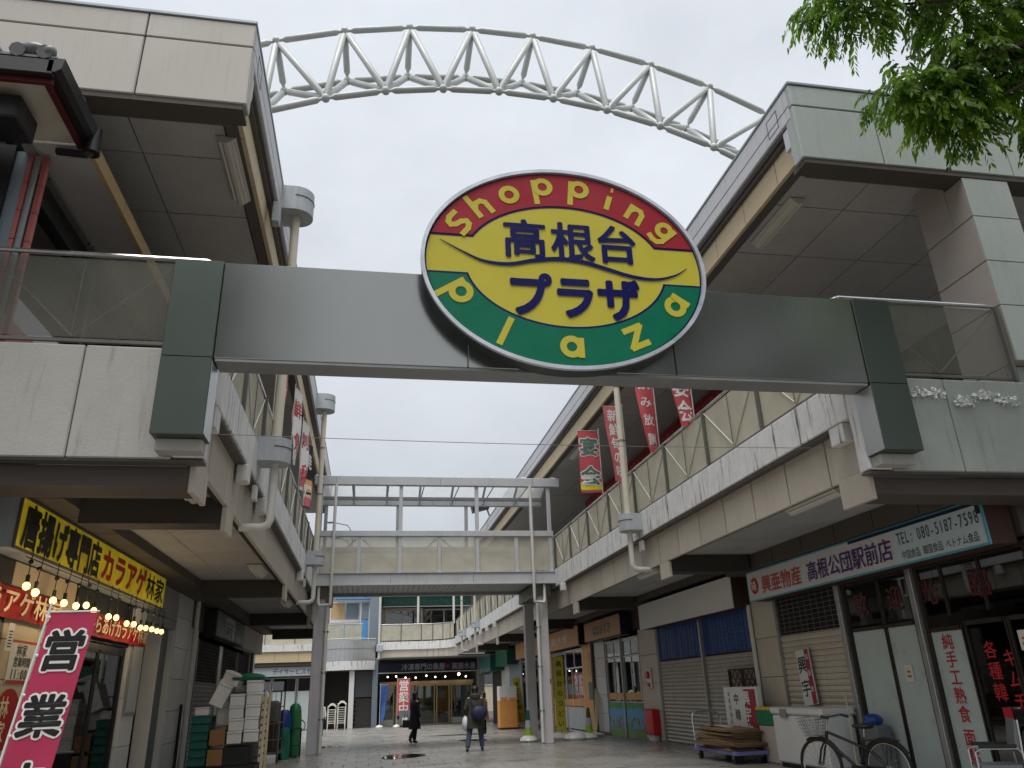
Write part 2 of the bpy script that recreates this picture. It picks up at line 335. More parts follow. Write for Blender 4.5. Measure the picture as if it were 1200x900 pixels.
class Thing:
    """an Empty at a thing's base; coordinates of its parts are given in world space (rz = 0) or local space"""
    def __init__(s, name, label=None, cat=None, loc=(0, 0, 0), rz=0.0, group=None, local=False, kind=None):
        s.o = bpy.data.objects.new(name, None); COL.objects.link(s.o); s.o.empty_display_size = .2
        s.o.location = loc; s.o.rotation_euler = (0, 0, rz); s.off = Vector((0, 0, 0)) if local else Vector(loc); s.root = s.o
        if kind: s.o['kind'] = kind
        if label: s.o['label'] = label
        if cat: s.o['category'] = cat
        if group: s.o['group'] = group
    def sub(s, o):
        """parts added through the result become children of the part o"""
        t = Thing.__new__(Thing); t.o = o; t.root = s.root; t.off = s.off + Vector(o.location); return t
    def add(s, name, me, loc=(0, 0, 0), rot=None):
        o = bpy.data.objects.new(name, me); COL.objects.link(o); o.parent = s.o; o.location = Vector(loc)
        if rot: o.rotation_euler = rot
        return o
    def mb(s, name, mb, mt, smooth=False):
        me = mb.mesh(name, mt, smooth); c = sum((v.co for v in me.vertices), Vector()) / max(1, len(me.vertices))
        me.transform(Matrix.Translation(-c)); return s.add(name, me, c - s.off)
    def box(s, name, mt, x0, x1, y0, y1, z0, z1, bev=0.0, rot=None):
        return s.add(name, boxmesh(name, mt, abs(x1-x0), abs(y1-y0), abs(z1-z0), bev), Vector(((x0+x1)/2, (y0+y1)/2, (z0+z1)/2)) - s.off, rot)
BOXC = {}
def boxmesh(name, mt, sx, sy, sz, bev=0.0):
    key = (mt, round(sx, 4), round(sy, 4), round(sz, 4), bev)
    if key in BOXC: return BOXC[key]
    b = MB().box(-sx/2, sx/2, -sy/2, sy/2, -sz/2, sz/2); me = b.mesh(name, mt)
    if bev:
        bm = bmesh.new(); bm.from_mesh(me); bmesh.ops.bevel(bm, geom=bm.edges[:], offset=min(bev, sx*.4, sy*.4, sz*.4), segments=1, affect='EDGES'); bm.to_mesh(me); bm.free()
    BOXC[key] = me; return me
def solo(name, mb, mt, label, cat, group=None, smooth=False, kind=None, base=None):
    """a thing that is one mesh"""
    me = mb.mesh(name, mt, smooth); xs = [v.co for v in me.vertices]
    c = Vector(base) if base else Vector((sum(p.x for p in xs)/len(xs), sum(p.y for p in xs)/len(xs), min(p.z for p in xs)))
    me.transform(Matrix.Translation(-c)); o = bpy.data.objects.new(name, me); COL.objects.link(o); o.location = c
    if label: o['label'] = label
    if cat: o['category'] = cat
    if group: o['group'] = group
    if kind: o['kind'] = kind
    return o
# ------------------------------------------------------------------ lettering
_fc = bpy.data.curves.new('glyphs', 'FONT'); _fo = bpy.data.objects.new('glyphs', _fc)
_ts = bpy.data.scenes.new('workbench'); _ts.collection.objects.link(_fo)
def wdg():
    with bpy.context.temp_override(scene=_ts, view_layer=_ts.view_layers[0]): d = bpy.context.evaluated_depsgraph_get()
    d.update(); return d
GL = {}
def glyph(ch, bold):
    key = ch
    if key not in GL:
        _fc.body = ch; _fc.resolution_u = 3
        me = bpy.data.meshes.new_from_object(_fo.evaluated_get(wdg()))
        GL[key] = ([v.co.copy() for v in me.vertices], [tuple(p.vertices) for p in me.polygons]); bpy.data.meshes.remove(me)
    return GL[key]
def copies(bold):
    """heavy strokes: the same character laid several times, each a hair higher and shifted sideways"""
    if bold < .009: return [(0, 0)]
    n = 6 if bold < .03 else 12
    return [(bold*math.cos(2*math.pi*i/n), bold*math.sin(2*math.pi*i/n)) for i in range(n)] + ([(.5*bold, 0), (-.5*bold, 0)] if bold > .05 else []) + [(0, 0)]
def isw(ch): return ord(ch) > 0x2e00
def letter(mb, ch, c, right, up, size, bold=.02, sx=1.0, ang=0.0):
    """one character, its cell centred on c"""
    v, f = glyph(ch, bold)
    if not v: return
    right, up = Vector(right), Vector(up)
    if ang: r2 = right*math.cos(ang) + up*math.sin(ang); up = up*math.cos(ang) - right*math.sin(ang); right = r2
    if isw(ch): ox, oy = .5, .38
    else: ox = (min(p.x for p in v) + max(p.x for p in v))/2; oy = .34
    nr = right.cross(up)
    for n, (dx, dy) in enumerate(copies(bold)):
        cc = Vector(c) + nr*(.00012*n)
        k = len(mb.v); mb.v += [tuple(cc + right*((p.x-ox+dx)*size*sx) + up*((p.y-oy+dy)*size)) for p in v]; mb.f += [tuple(k+i for i in q) for q in f]
def writing(t, name, s, mt, origin, right, up, size, bold=.02, sx=1.0, step=None, vertical=False, lift=0.004):
    """a run of characters starting at origin (centre of the first cell)"""
    right, up = Vector(right).normalized(), Vector(up).normalized(); nrm = right.cross(up); p = Vector(origin) + nrm*lift; mb = MB()
    for ch in s:
        w = (1.0 if isw(ch) else .62)*size*sx
        if ch == ' ': w = .5*size*sx
        if vertical: letter(mb, ch, p, right, up, size, bold, sx); p = p - up*(step or size*1.05)
        else:
            letter(mb, ch, p + right*w*.5, right, up, size, bold, sx); p = p + right*(step or w)
    me = mb.mesh(name, mt, fix=False); c = sum((v.co for v in me.vertices), Vector())/max(1, len(me.vertices)); me.transform(Matrix.Translation(-c))
    return t.add(name, me, c - t.off)
def gz(y): return 0.0 if y < 24 else -.016*(min(y, 60)-24)
X, Y, Z = Vector((1, 0, 0)), Vector((0, 1, 0)), Vector((0, 0, 1))
# ================================================================== SETTING: ground
XL, XR, YF = -1.80, 6.05, 8.2
g = MB(); ys = [-150, 0, 24, 60, 400]; xs = [-300, -60, 60, 300]
for i in range(len(ys)-1):
    for j in range(len(xs)-1):
        a, b = ys[i], ys[i+1]; za, zb = gz(a)-.03, gz(b)-.03
        g.quad((xs[j], a, za), (xs[j+1], a, za), (xs[j+1], b, zb), (xs[j], b, zb))
ground = solo('ground', g, 'ground', None, None, kind='structure', base=(0, 0, 0))
GT = Thing.__new__(Thing); GT.o = ground; GT.off = Vector((0, 0, 0)); GT.root = ground
PX, PY = .60, .90
tile = boxmesh('paver', 'paver', PX-.012, PY-.012, .03, .004)
cnt = 0; rest = MB()
row = 0; y = -4.0
while y < 59:
    x = -4.4 + (row % 2)*0.3; sl = 0.0 if y < 24 else -.016
    while x < 8.9:
        cx, cy = x + PX/2, y + PY/2; near = 19.6 < cy < 31.5 and -2.3 < cx < 8.6 - max(0, 23-cy)*.3
        if near and cnt < 290:
            o = GT.add('paver', tile, (cx, cy, gz(cy)-.015)); o.rotation_euler = (math.atan(sl), 0, random.uniform(-.003, .003)); cnt += 1
        else:
            rest.box(x+.006, x+PX-.006, y+.006, y+PY-.006, gz(cy)-.03, gz(cy) - random.uniform(0, .002))
        x += PX
    y += PY; row += 1
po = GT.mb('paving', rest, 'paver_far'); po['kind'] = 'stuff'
def blob(cx, cy, rx, ry, n=28, rough=.25, seed=1, z=.004):
    rnd = random.Random(seed); ph = [rnd.uniform(0, 6.28) for _ in range(4)]; m = MB(); pts = []
    for i in range(n):
        a = 2*math.pi*i/n; r = 1 + rough*(math.sin(2*a+ph[0])*.5 + math.sin(3*a+ph[1])*.35 + math.sin(5*a+ph[2])*.25)
        px, py = cx+rx*r*math.cos(a), cy+ry*r*math.sin(a); pts.append((px, py, gz(py)+z))
    k = len(m.v); m.v += pts; m.f.append(tuple(range(k, k+n))); return m
for nm, a in (('puddle', (1.0, 22.9, .55, .95)), ('puddle', (3.9, 30.6, .55, .8)), ('puddle', (4.3, 37.0, 1.6, .9)), ('puddle', (-1.3, 30.5, .5, .8))):
    solo(nm, blob(*a, seed=int(a[1]*7)), 'puddle', None, None, kind='structure')

# ================================================================== railing and building helpers
def railing(T, p0, p1, zb, zt, n, panel='mesh_panel', inward=(0, 0, 0), detail=True, post='post_dark', rail='steel_bright', first=True, rod=True):
    p0, p1, inn = Vector((*p0, 0)), Vector((*p1, 0)), Vector((*inward, 0)) if len(inward) == 2 else Vector(inward)
    front = 'front' in panel; bs = -1 if front else 1; bmt = 'steel_grey' if front else 'pipe_white'
    d = (p1-p0); Ln = d.length; d.normalize(); step = Ln/n; nr = Vector((-d.y, d.x, 0))
    T.mb('handrail', MB().path([p0 + Z*zt, p0 + d*(Ln/2) + Z*zt, p1 + Z*zt], .03, 8), rail, True)
    for i in range(n+1):
        c = p0 + d*step*i - inn*.035
        if i or first: T.mb('railing_post', MB().obox(c + Z*((zb+zt)/2 - .03), d*.025, nr*.03, Z*((zt-zb)/2)), post)
        if i < n:
            a, b = p0 + d*(step*i + .03), p0 + d*(step*(i+1) - .03)
            pn = T.mb('railing_panel', MB().obox((a+b)/2 + Z*((zb+zt)/2), (b-a)/2, nr*.004, Z*((zt-zb)/2 - .06)), panel)
            if detail:
                mid = (a+b)/2 - inn*.016*bs; S = T.sub(pn); lo, hi = Z*(zb+.08), Z*(zt-.08)
                S.mb('brace', MB().tube(a - inn*.016*bs + hi, mid + lo, .011, n=6), bmt)
                S.mb('brace', MB().tube(b - inn*.016*bs + hi, mid + lo, .011, n=6), bmt)
                if rod: S.mb('joint_rod', MB().tube(mid - inn*.014 + lo, mid - inn*.014 + hi, .008, n=6), post)
    T.mb('bottom_rail', MB().obox((p0+p1)/2 + Z*(zb+.02), d*(Ln/2), nr*.02, Z*.02), post)
def fluor(x, y0, y1, z, label, group='fluorescent ceiling lights'):
    t = Thing('ceiling_light', label, 'ceiling light', (x, (y0+y1)/2, z), group=group)
    m = MB(); yc0, yc1 = y0, y1
    m.prism([(x-.15, y0, z-.02), (x+.15, y0, z-.02), (x+.12, y0, z-.05), (x+.025, y0, z-.13), (x-.025, y0, z-.13), (x-.12, y0, z-.05)], (0, y1-y0, 0))
    t.mb('housing', m, 'lamp_body'); t.box('back_plate', 'gutter_dark', x-.14, x+.14, y0+.02, y1-.02, z-.018, z)
    for s in (-1, 1): t.mb('tube', MB().tube((x+s*.085, y0+.05, z-.09), (x+s*.085, y1-.05, z-.09), .014, n=8), 'lamp_tube', True)
    return t
def drain(T, sgn, xe, y, ztop, zlow, elbow_y, top=True):
    """roof outlet box, downpipe, catch box on the slab edge, elbow back to the slab; sgn = outward direction in x"""
    xc = xe + sgn*.24
    def dbox(zb, zt, nm):
        m = MB(); pts = []; rr_ = .30 if nm[0] == 'r' else .24
        for i in range(13):
            a = -math.pi/2 + math.pi*i/12; pts.append((xc + sgn*rr_*math.cos(a), y + rr_*math.sin(a), zb))
        pts = [(xe + sgn*.002, y-rr_, zb)] + pts + [(xe + sgn*.002, y+rr_, zb)]
        m.prism(pts, (0, 0, zt-zb)); o = T.mb(nm, m, 'drain_box', True)
        S = T.sub(o)
        rim = [(xc + sgn*(rr_+.004)*math.cos(-math.pi/2+math.pi*i/12), y + (rr_+.004)*math.sin(-math.pi/2+math.pi*i/12), zb+(zt-zb)*.62) for i in range(13)]
        S.mb('seam', MB().path(rim, .008, 6), 'gutter_dark', True)
    if top: dbox(ztop-.42, ztop+.06, 'roof_outlet_box')
    T.mb('downpipe', MB().tube((xc, y, zlow+.3), (xc, y, ztop-.4), .075, n=12), 'pipe_cream', True)
    dbox(zlow-.02, zlow+.36, 'catch_box')
    zb = 3.98
    T.mb('drain_elbow', MB().path([(xc, y, zlow), (xc, y, zb+.12), (xc-sgn*.03, y, zb+.04), (xc-sgn*.12, y, zb), (xe-sgn*.2, y, zb)], .062, 10), 'pipe_white', True)
    T.box('pipe_bracket', 'pipe_white', xe-sgn*.02-.03, xe-sgn*.02+.03, y-.1, y+.1, 4.4, 4.62)
    for zz in (ztop-1.6, ztop-3.0): T.mb('pipe_clip', MB().tube((xc, y, zz), (xc, y, zz+.04), .085, n=12), 'steel_grey')

def side_building(side, label, yend, yroof, beams, frontmat, parmat, dmax):
    s = 1 if side == 'R' else -1; xe = XR if s > 0 else XL
    T = Thing('shopping_arcade_building', label, 'building', (xe + s*4, 20, 0))
    def bx(name, mt, d0, d1, y0, y1, z0, z1, bev=0.0): a, b = xe+s*d0, xe+s*d1; return T.box(name, mt, min(a, b), max(a, b), y0, y1, z0, z1, bev)
    # deck slab edge: white weathered band
    y = YF + .22; seg = 4.4
    bx('parapet_corner', 'concrete_white', 0, .32, YF, YF+.22, 3.95, 5.24, .012)
    while y < yend:
        y1 = min(yend, y+seg); bx('parapet_band', 'concrete_white', 0, .32, y+.004, y1-.004, 4.70, 5.26, .012); y = y1
    bx('drip_block', 'concrete_white', .01, .26, YF+.40, YF+.72, 4.44, 4.695, .01)
    bx('parapet_underside', 'gutter_dark', .03, .3, YF+.73, yend, 4.655, 4.696)
    # beige cladding panels of the slab edge
    y = YF+.23; y1 = 9.31; hi = 4.655; lo = 4.0; prev = None
    n = 0
    while y < yend:
        bx('cladding_panel', 'beige_panel', .16, .22, y+.018, min(y1, yend)-.018, lo, hi, .006); y = y1; y1 += 1.115
    bx('cladding_backing', 'joint_dark', .222, .30, YF+.23, yend, lo+.02, hi)
    bx('front_beam_end', 'beige_panel', .10, .16, YF+.2, YF+.86, 3.62, 3.995, .006)
    # deck slab and its soffit
    bx('deck_slab', 'grey_wall', .33, dmax, YF+.22, yend, 4.20, 5.0)
    bx('soffit_backing', 'joint_dark', .30, 2.9, YF+.3, yend, 4.16, 4.19)
    bx('front_beam', 'beam_brown', .16, dmax, YF+.2, YF+.75, 3.68, 3.90)
    ylist = [YF+.75] + list(beams) + [yend]
    for i, yb in enumerate(beams):
        bx('cross_beam', 'beam_dark', .22, 2.0, yb, yb+.42, 3.76, 4.158)
        bx('cross_beam_rib', 'beam_brown', .22, 2.0, yb+.42, yb+.56, 3.86, 4.158)
        bx('beam_end_panel', 'beige_panel', .15, .218, yb-.02, yb+.5, 3.66, 3.992, .006)
    for i in range(len(ylist)-1):
        a, b = ylist[i] + (.56 if i else 0), ylist[i+1]; n = max(1, round((b-a)/1.83))
        for k in range(n):
            for c in range(2): bx('soffit_panel', 'soffit_low', .31+c*1.17, .31+(c+1)*1.17-.014, a+(b-a)*k/n+.008, a+(b-a)*(k+1)/n-.008, 4.12, 4.155)
    # front parapet
    pj = [0, 1.35, 3.4, 5.6, dmax]
    for i in range(len(pj)-1): bx('front_parapet_panel', parmat, pj[i] + (.325 if i == 0 else .006), pj[i+1]-.006, YF, YF+.2, 3.93, 5.20, .012)
    bx('front_parapet_core', 'joint_dark', .33, dmax, YF+.04, YF+.18, 3.95, 5.17)
    bx('front_drip', 'gutter_dark', .0, dmax, YF+.03, YF+.2, 3.905, 3.932)
    # roof
    zt, zb = 10.12, 8.70
    bx('roof_slab', 'gutter_dark', .3, dmax, YF+.12, yroof, 9.06, 10.0)
    fj = [0, 1.36, 3.6, 5.8, dmax]
    for i in range(len(fj)-1):
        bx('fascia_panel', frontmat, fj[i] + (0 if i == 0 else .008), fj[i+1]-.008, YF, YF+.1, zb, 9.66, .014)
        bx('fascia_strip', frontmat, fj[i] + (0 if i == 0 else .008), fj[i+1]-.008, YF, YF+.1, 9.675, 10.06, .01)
    bx('fascia_core', 'joint_dark', .03, dmax, YF+.03, YF+.115, zb+.03, 10.05)
    bx('coping', 'coping', -.015, dmax, YF-.02, YF+.3, 10.062, zt, .01)
    bx('side_coping', 'coping', -.015, .3, YF+.302, yroof, 10.062, zt, .01)
    bx('front_lip', 'beam_brown', .04, dmax, YF+.02, YF+.34, 8.62, 8.695); bx('front_lip_inner', 'gutter_dark', .26, dmax, YF+.345, YF+.42, 8.66, 9.02)
    y = YF+.1
    while y < yroof:
        y1 = min(yroof, y+3.4)
        bx('side_fascia_panel', 'fascia_side', 0, .1, y+.006, y1-.006, 9.50, 9.715, .01); bx('side_fascia_strip', 'fascia_side', 0, .1, y+.006, y1-.006, 9.73, 10.055, .01); y = y1
    bx('side_fascia_core', 'joint_dark', .03, .29, YF+.12, yroof, 9.52, 10.05)
    bx('gutter_step', 'gutter_dark', .05, .3, YF+.12, yroof, 9.44, 9.498); bx('gutter_step', 'gutter_dark', .10, .3, YF+.12, yroof, 9.38, 9.438)
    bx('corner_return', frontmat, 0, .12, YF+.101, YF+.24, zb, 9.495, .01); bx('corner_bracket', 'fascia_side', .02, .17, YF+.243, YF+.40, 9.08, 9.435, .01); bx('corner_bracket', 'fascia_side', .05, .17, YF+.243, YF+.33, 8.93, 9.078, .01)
    for q in ((YF+.42, YF+.43, 9.60, 9.93), (YF+.72, YF+.73, 9.60, 9.93), (YF+.43, YF+.72, 9.60, 9.61), (YF+.43, YF+.72, 9.92, 9.93)): bx('hatch_outline', 'joint_dark', -.004, .0, *q)
    y = YF+.28; y1 = 9.19
    while y < yroof:
        bx('roof_beam_panel', 'roof_beige', .17, .24, y+.008, min(y1, yroof)-.008, 8.93, 9.377, .006); y = y1; y1 += 1.135
    bx('roof_beam_core', 'gutter_dark', .242, .42, YF+.3, yroof, 8.95, 9.376)
    bx('upper_soffit_backing', 'joint_dark', .44, dmax, YF+.43, yroof, 9.02, 9.05)
    y = YF+.43; y1 = 9.75
    while y < min(yroof, 31):
        x = .44; k = 0
        while x < min(dmax, 6.6): bx('upper_soffit_panel', 'soffit', x+.01, x+1.235, y+.012, min(y1, yroof)-.012, 8.98, 9.018); x += 1.245
        y = y1; y1 += 1.5
    if yroof > 31: bx('upper_soffit_far', 'soffit', .44, 2.9, 30.0, yroof, 8.96, 8.975)
    # upstairs
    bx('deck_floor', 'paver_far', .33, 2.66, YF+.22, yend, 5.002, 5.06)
    bx('upper_wall', 'grey_wall', 2.9, 3.1, 15.6 if s > 0 else 9.6, yend, 5.0, 8.97)
    # side railing
    n = round((yend - YF - .5)/2.1)
    railing(T, (xe+s*.12, YF+.45), (xe+s*.12, yend-.1), 5.30, 6.41, n, inward=(s, 0, 0), detail=True)
    return T, bx

# ------------------------------------------------------------------ right building
RB, rbx = side_building('R', 'concrete arcade on the right with greenish grey roof corner and square pillar', 57.0, 46.0, (15.55, 23.25, 30.9, 38.6, 46.3), 'fascia_green_bounce', 'concrete_parapet_bounce', 14.0)
# pillar of four stacked cladding blocks
zc = [5.0, 5.55, 6.42, 7.15, 7.92, 8.615]
for i in range(len(zc)-1):
    RB.box('pillar_face', 'fascia_green_bounce', 8.70, 9.50, YF+.23 if i == 0 else YF+.03, YF+.25 if i == 0 else YF+.06, zc[i]+.006, zc[i+1]-.006, .004)  # front skin of the block, its green tree light carried by the colour
    RB.box('pillar_block', 'column_pink', 8.70, 9.50, YF+.262 if i == 0 else (YF+.061 if i < 4 else YF+.43), YF+1.05, zc[i]+.006, zc[i+1]-.006 if i < 4 else 8.975, .01)
RB.box('pillar_block', 'column_pink', 8.70, 9.50, YF+.061, YF+.428, zc[4]+.006, 8.612, .01)
RB.box('pillar_core', 'joint_dark', 8.73, 9.47, YF+.44, YF+1.02, 5.0, 8.97)
railing(RB, (6.42, YF+.12), (8.64, YF+.12), 5.28, 6.42, 1, 'mesh_panel_front', (0, 1, 0))
railing(RB, (9.55, YF+.12), (13.9, YF+.12), 5.28, 6.42, 2, 'mesh_panel_front', (0, 1, 0))
# paint blistering off the parapet
rnd = random.Random(5); pk = MB()
for cx, cz, w, n in ((7.0, 4.98, .2, 60), (7.25, 5.0, .14, 30), (7.62, 4.88, .2, 130), (7.95, 4.98, .22, 60), (8.3, 4.92, .2, 60)):
    for _ in range(n):
        x, z = cx + rnd.gauss(0, w*.45), cz + rnd.gauss(0, .032); r = rnd.uniform(.006, .024)
        pk.obox((x, YF-.004-r*.25, z), (r*rnd.uniform(.6, 1.4), rnd.uniform(-.01, .01), r*.4), (rnd.uniform(-.2, .2)*r, r*.35, rnd.uniform(-.2, .2)*r), (rnd.uniform(-.5, .5)*r, rnd.uniform(-.02, .02), r))
RB.mb('peeling_paint', pk, 'peel')['kind'] = 'stuff'
drain(RB, -1, XR, 16.7, 10.0, 4.86, 0, top=False)
drain(RB, -1, XR, 44.0, 10.0, 4.86, 0, top=False); drain(RB, -1, XR, 50.5, 10.0, 4.86, 0, top=False)
for yy in (24.0, 29.0, 38.2, 40.8, 43.2, 48): RB.box('emergency_lamp_box', 'pipe_white', 5.93, 6.10, yy, yy+.22, 4.42, 4.66, .02)
RB.box('upper_wall_return', 'grey_wall', 9.15, 13.8, 15.6, 15.8, 5.0, 8.97)
for yy in (16.6, 18.8, 21.0): 
    w = RB.box('upper_window', 'frame_bronze', 8.90, 8.948, yy, yy+1.7, 5.6, 7.7); RB.sub(w).box('pane', 'glass_dark', 8.88, 8.898, yy+.08, yy+1.62, 5.7, 7.6)
for k in range(10):
    yy = 15.7 + k*1.5; RB.box('red_banner_panel', 'crimson_band', 8.82, 8.945, yy, yy+1.46, 8.15, 8.85)
for k in range(4): writing(RB, 'banner_lettering', '居酒屋宴会', 'text_pinkred', (8.815, 19.3+k*3.2, 8.5), (0, -1, 0), Z, .42, .02)

# ------------------------------------------------------------------ left building
LB, lbx = side_building('L', 'concrete arcade on the left with warm grey roof and restaurant upstairs', 33.6, 33.6, (10.7, 18.75, 26.6, 33.0), 'fascia_warm', 'concrete_parapet', 12.0)
railing(LB, (-2.36, YF+.12), (-8.4, YF+.12), 5.28, 6.40, 3, 'mesh_panel_front', (0, 1, 0))
LB.mb('handrail_return', MB().path([(-2.36, YF+.12, 6.40), (-2.05, YF+.12, 6.40), (-1.93, YF+.12, 6.36), (-1.9, YF+.12, 6.25)], .03, 8), 'steel_bright', True)
RB.mb('handrail_return', MB().path([(6.42, YF+.12, 6.42), (6.20, YF+.12, 6.42), (6.10, YF+.12, 6.38), (6.07, YF+.12, 6.27)], .03, 8), 'steel_bright', True)
drain(LB, 1, XL, 12.05, 10.0, 5.0, 0); drain(LB, 1, XL, 22.3, 10.0, 5.0, 0)
for yy in (10.9, 12.9, 21.0): LB.box('emergency_lamp_box', 'pipe_white', -1.93, -1.76, yy, yy+.24, 4.40, 4.66, .02)
LB.box('upper_corner_bracket', 'drain_box', -1.86, -1.74, 11.3, 11.5, 9.0, 9.4, .01)
# ================================================================== steel gate beam and oval sign
GB = Thing('gate_beam', 'long brushed steel beam spanning the plaza entrance between the two buildings', 'beam', (2.2, 7.95, 4.1))
jx = [-1.745, 1.0, 3.5, 6.035]
for i in range(3): GB.box('beam_cladding', 'stainless', jx[i]+(.003 if i else 0), jx[i+1]-.003, 7.86, 8.20, 4.96, 6.135, .006)
for a, b in ((-2.27, -1.749), (6.039, 6.57)):
    GB.box('end_bracket_upper', 'stainless_tree_reflect', a, b, 7.84, 8.195, 4.96, 6.14, .006)
    GB.box('end_bracket_lower', 'stainless_tree_reflect', a, b, 7.84, 8.195, 4.09, 4.954, .006)
GB.box('bracket_bright_side', 'steel_sheet', -1.7485, -1.745, 7.85, 8.19, 4.10, 4.92); GB.box('bracket_bright_side', 'steel_sheet', 6.035, 6.0385, 7.85, 8.19, 4.10, 4.92)  # added pale skin: brighter light on the inner faces, given as colour
GB.box('beam_soffit_plate', 'steel_grey', -1.73, 6.02, 7.87, 8.19, 4.925, 4.956)
for a in (-2.24, 6.08): GB.box('bracket_foot', 'concrete_parapet', a, a+.46, 8.0, 8.19, 3.96, 4.085)
SC, SA, SB_, SY = Vector((2.17, 7.60, 6.22)), 1.74, 1.36, 7.60
OS = Thing('oval_sign', 'big oval yellow, red and green sign mounted on the steel gate beam', 'sign', (SC.x, 7.7, SC.z-SB_))
def ell(a, b, y, t0=0, t1=2*math.pi, n=72): return [(SC.x + a*math.cos(t0+(t1-t0)*i/n), y, SC.z + b*math.sin(t0+(t1-t0)*i/n)) for i in range(n)]
OS.mb('sign_box', MB().prism(ell(SA*.985, SB_*.985, SY+.02), (0, .24, 0)), 'sign_side', True)
OS.box('mounting_frame', 'sign_side', 1.2, 3.1, 7.86-.001, 7.858, 5.4, 6.1)
rim = MB(); prof = [(1.0, .0), (1.0, .05), (.974, .05), (.974, -.0)]
rr = [[(SC.x + SA*k*math.cos(2*math.pi*i/96), SY - .03 + dy, SC.z + SB_*(k if k == 1 else 1-(1-k)*SA/SB_)*math.sin(2*math.pi*i/96)) for k, dy in prof] for i in range(96)]
n0 = 0
for i in range(96): rim.v += rr[i]
for i in range(96):
    j = (i+1) % 96
    for q in range(4): rim.f.append((i*4+q, j*4+q, j*4+(q+1) % 4, i*4+(q+1) % 4))
OS.mb('rim', rim, 'sign_rim', True)
def face(name, mt, pts2, y):
    m = MB(); m.v = [(SC.x+a, y, SC.z+b) for a, b in pts2]; m.f = [tuple(range(len(pts2)))]; return OS.mb(name, m.prism([(SC.x+a, y, SC.z+b) for a, b in pts2], (0, .003, 0)) if False else m, mt)
def E2(a, b, t0, t1, n=60): return [(a*math.cos(t0+(t1-t0)*i/n), b*math.sin(t0+(t1-t0)*i/n)) for i in range(n+1)]
ao, bo = SA*.962, SB_*.954; ai, bi = SA*.715, SB_*.615
face('sign_face', 'navy', E2(SA*.976, SB_*.970, 0, 2*math.pi, 96)[:-1], SY+.016)
face('yellow_field', 'sign_yellow', E2(ao, bo, 0, 2*math.pi, 96)[:-1], SY+.012)
def band(name, mt, grow, zc, up, y):
    a1, b1, a2, b2 = ao + 0*grow, bo + 0*grow, ai - grow, bi - grow
    zl = (zc - grow) if up else (zc + grow)
    if up: t1, t2 = math.asin(zl/b1), math.asin(zl/b2); o_ = E2(a1, b1, t1, math.pi-t1); i_ = E2(a2, b2, math.pi-t2, t2)
    else: t1, t2 = math.asin(zl/b1), math.asin(zl/b2); o_ = E2(a1, b1, math.pi-t1, 2*math.pi+t1); i_ = E2(a2, b2, 2*math.pi+t2, math.pi-t2)
    return face(name, mt, o_ + i_, y)
band('red_band_outline', 'navy', .028, .34, True, SY+.008); band('green_band_outline', 'navy', .028, -.20, False, SY+.008)
band('red_band', 'sign_red', 0.0, .34, True, SY+.004); band('green_band', 'sign_green', 0.0, -.20, False, SY+.004)
def ring(cx, cy, r, a0=0, a1=360, n=20): return [(cx + r*math.cos(R_(a0+(a1-a0)*i/n)), cy + r*math.sin(R_(a0+(a1-a0)*i/n))) for i in range(n+1)]
FAT = {'S': [[(.2, .27), (-.02, .28), (-.14, .22), (-.17, .12), (-.08, .03), (.08, -.03), (.17, -.12), (.14, -.22), (.02, -.28), (-.2, -.27)]],
       'h': [[(-.18, .44), (-.18, -.3)], [(-.16, .0), (-.06, .12), (.08, .12), (.17, .02), (.18, -.3)]], 'o': [ring(0, 0, .2)],
       'p': [[(-.2, .33), (-.2, -.42)], ring(.02, .1, .2)], 'P': [[(-.2, .33), (-.2, -.42)], ring(.02, .1, .2)],
       'i': [[(0, .14), (0, -.3)], [(-.02, .36), (.05, .36)]], 'n': [[(-.18, .2), (-.18, -.3)], [(-.16, .0), (-.06, .12), (.08, .12), (.17, .02), (.18, -.3)]],
       'g': [ring(-.02, .1, .18), [(.18, .30), (.18, -.2), (.10, -.32), (-.04, -.35), (-.18, -.32)]], 'l': [[(0, .36), (0, -.36)]],
       'a': [ring(-.02, 0, .19), [(.19, .22), (.19, -.26)]], 'z': [[(-.2, .22), (.2, .22), (-.2, -.22), (.2, -.22)]]}
def fat(m, ch, c, ang, size, w=.145):
    ca, sa = math.cos(ang), math.sin(ang); lift = 0
    for pts in FAT[ch]:
        p = [Vector(q) for q in pts]
        for i in range(len(p)-1):
            a, b = p[i], p[i+1]; d = (b-a).normalized(); ex = .0 if len(p) < 3 else .045; n = Vector((-d.y, d.x))*w/2; a2, b2 = a - d*ex, b + d*ex; k = len(m.v); lift += .0002
            for q in (a2-n, b2-n, b2+n, a2+n): x_, y_ = q.x*size, q.y*size; m.v.append((c[0] + x_*ca - y_*sa, c[1] - lift, c[2] + x_*sa + y_*ca))
            m.f.append((k, k+1, k+2, k+3))
def arc_letters(name, s, ts, top):
    am, bm_ = (ao+ai)/2, (bo+bi)/2
    for ch, t in zip(s, ts):
        m = MB()
        t = R_(t); c = Vector((SC.x + am*math.cos(t), SY, SC.z + bm_*math.sin(t))); tx, tz = -am*math.sin(t), bm_*math.cos(t)
        ang = math.atan2(tz, tx); ang = ang + math.pi if top else ang
        fat(m, ch, c, ang, .47 if top else .52)
        me = m.mesh(name, 'sign_yellow', fix=False); c = sum((v.co for v in me.vertices), Vector())/len(me.vertices); me.transform(Matrix.Translation(-c)); OS.add(name, me, c - OS.off)
arc_letters('letter', 'Shopping', (152.5, 135, 117.5, 100, 82, 66, 50, 31), True)
arc_letters('letter', 'Plaza', (205, 238, 270, 302, 334), False)
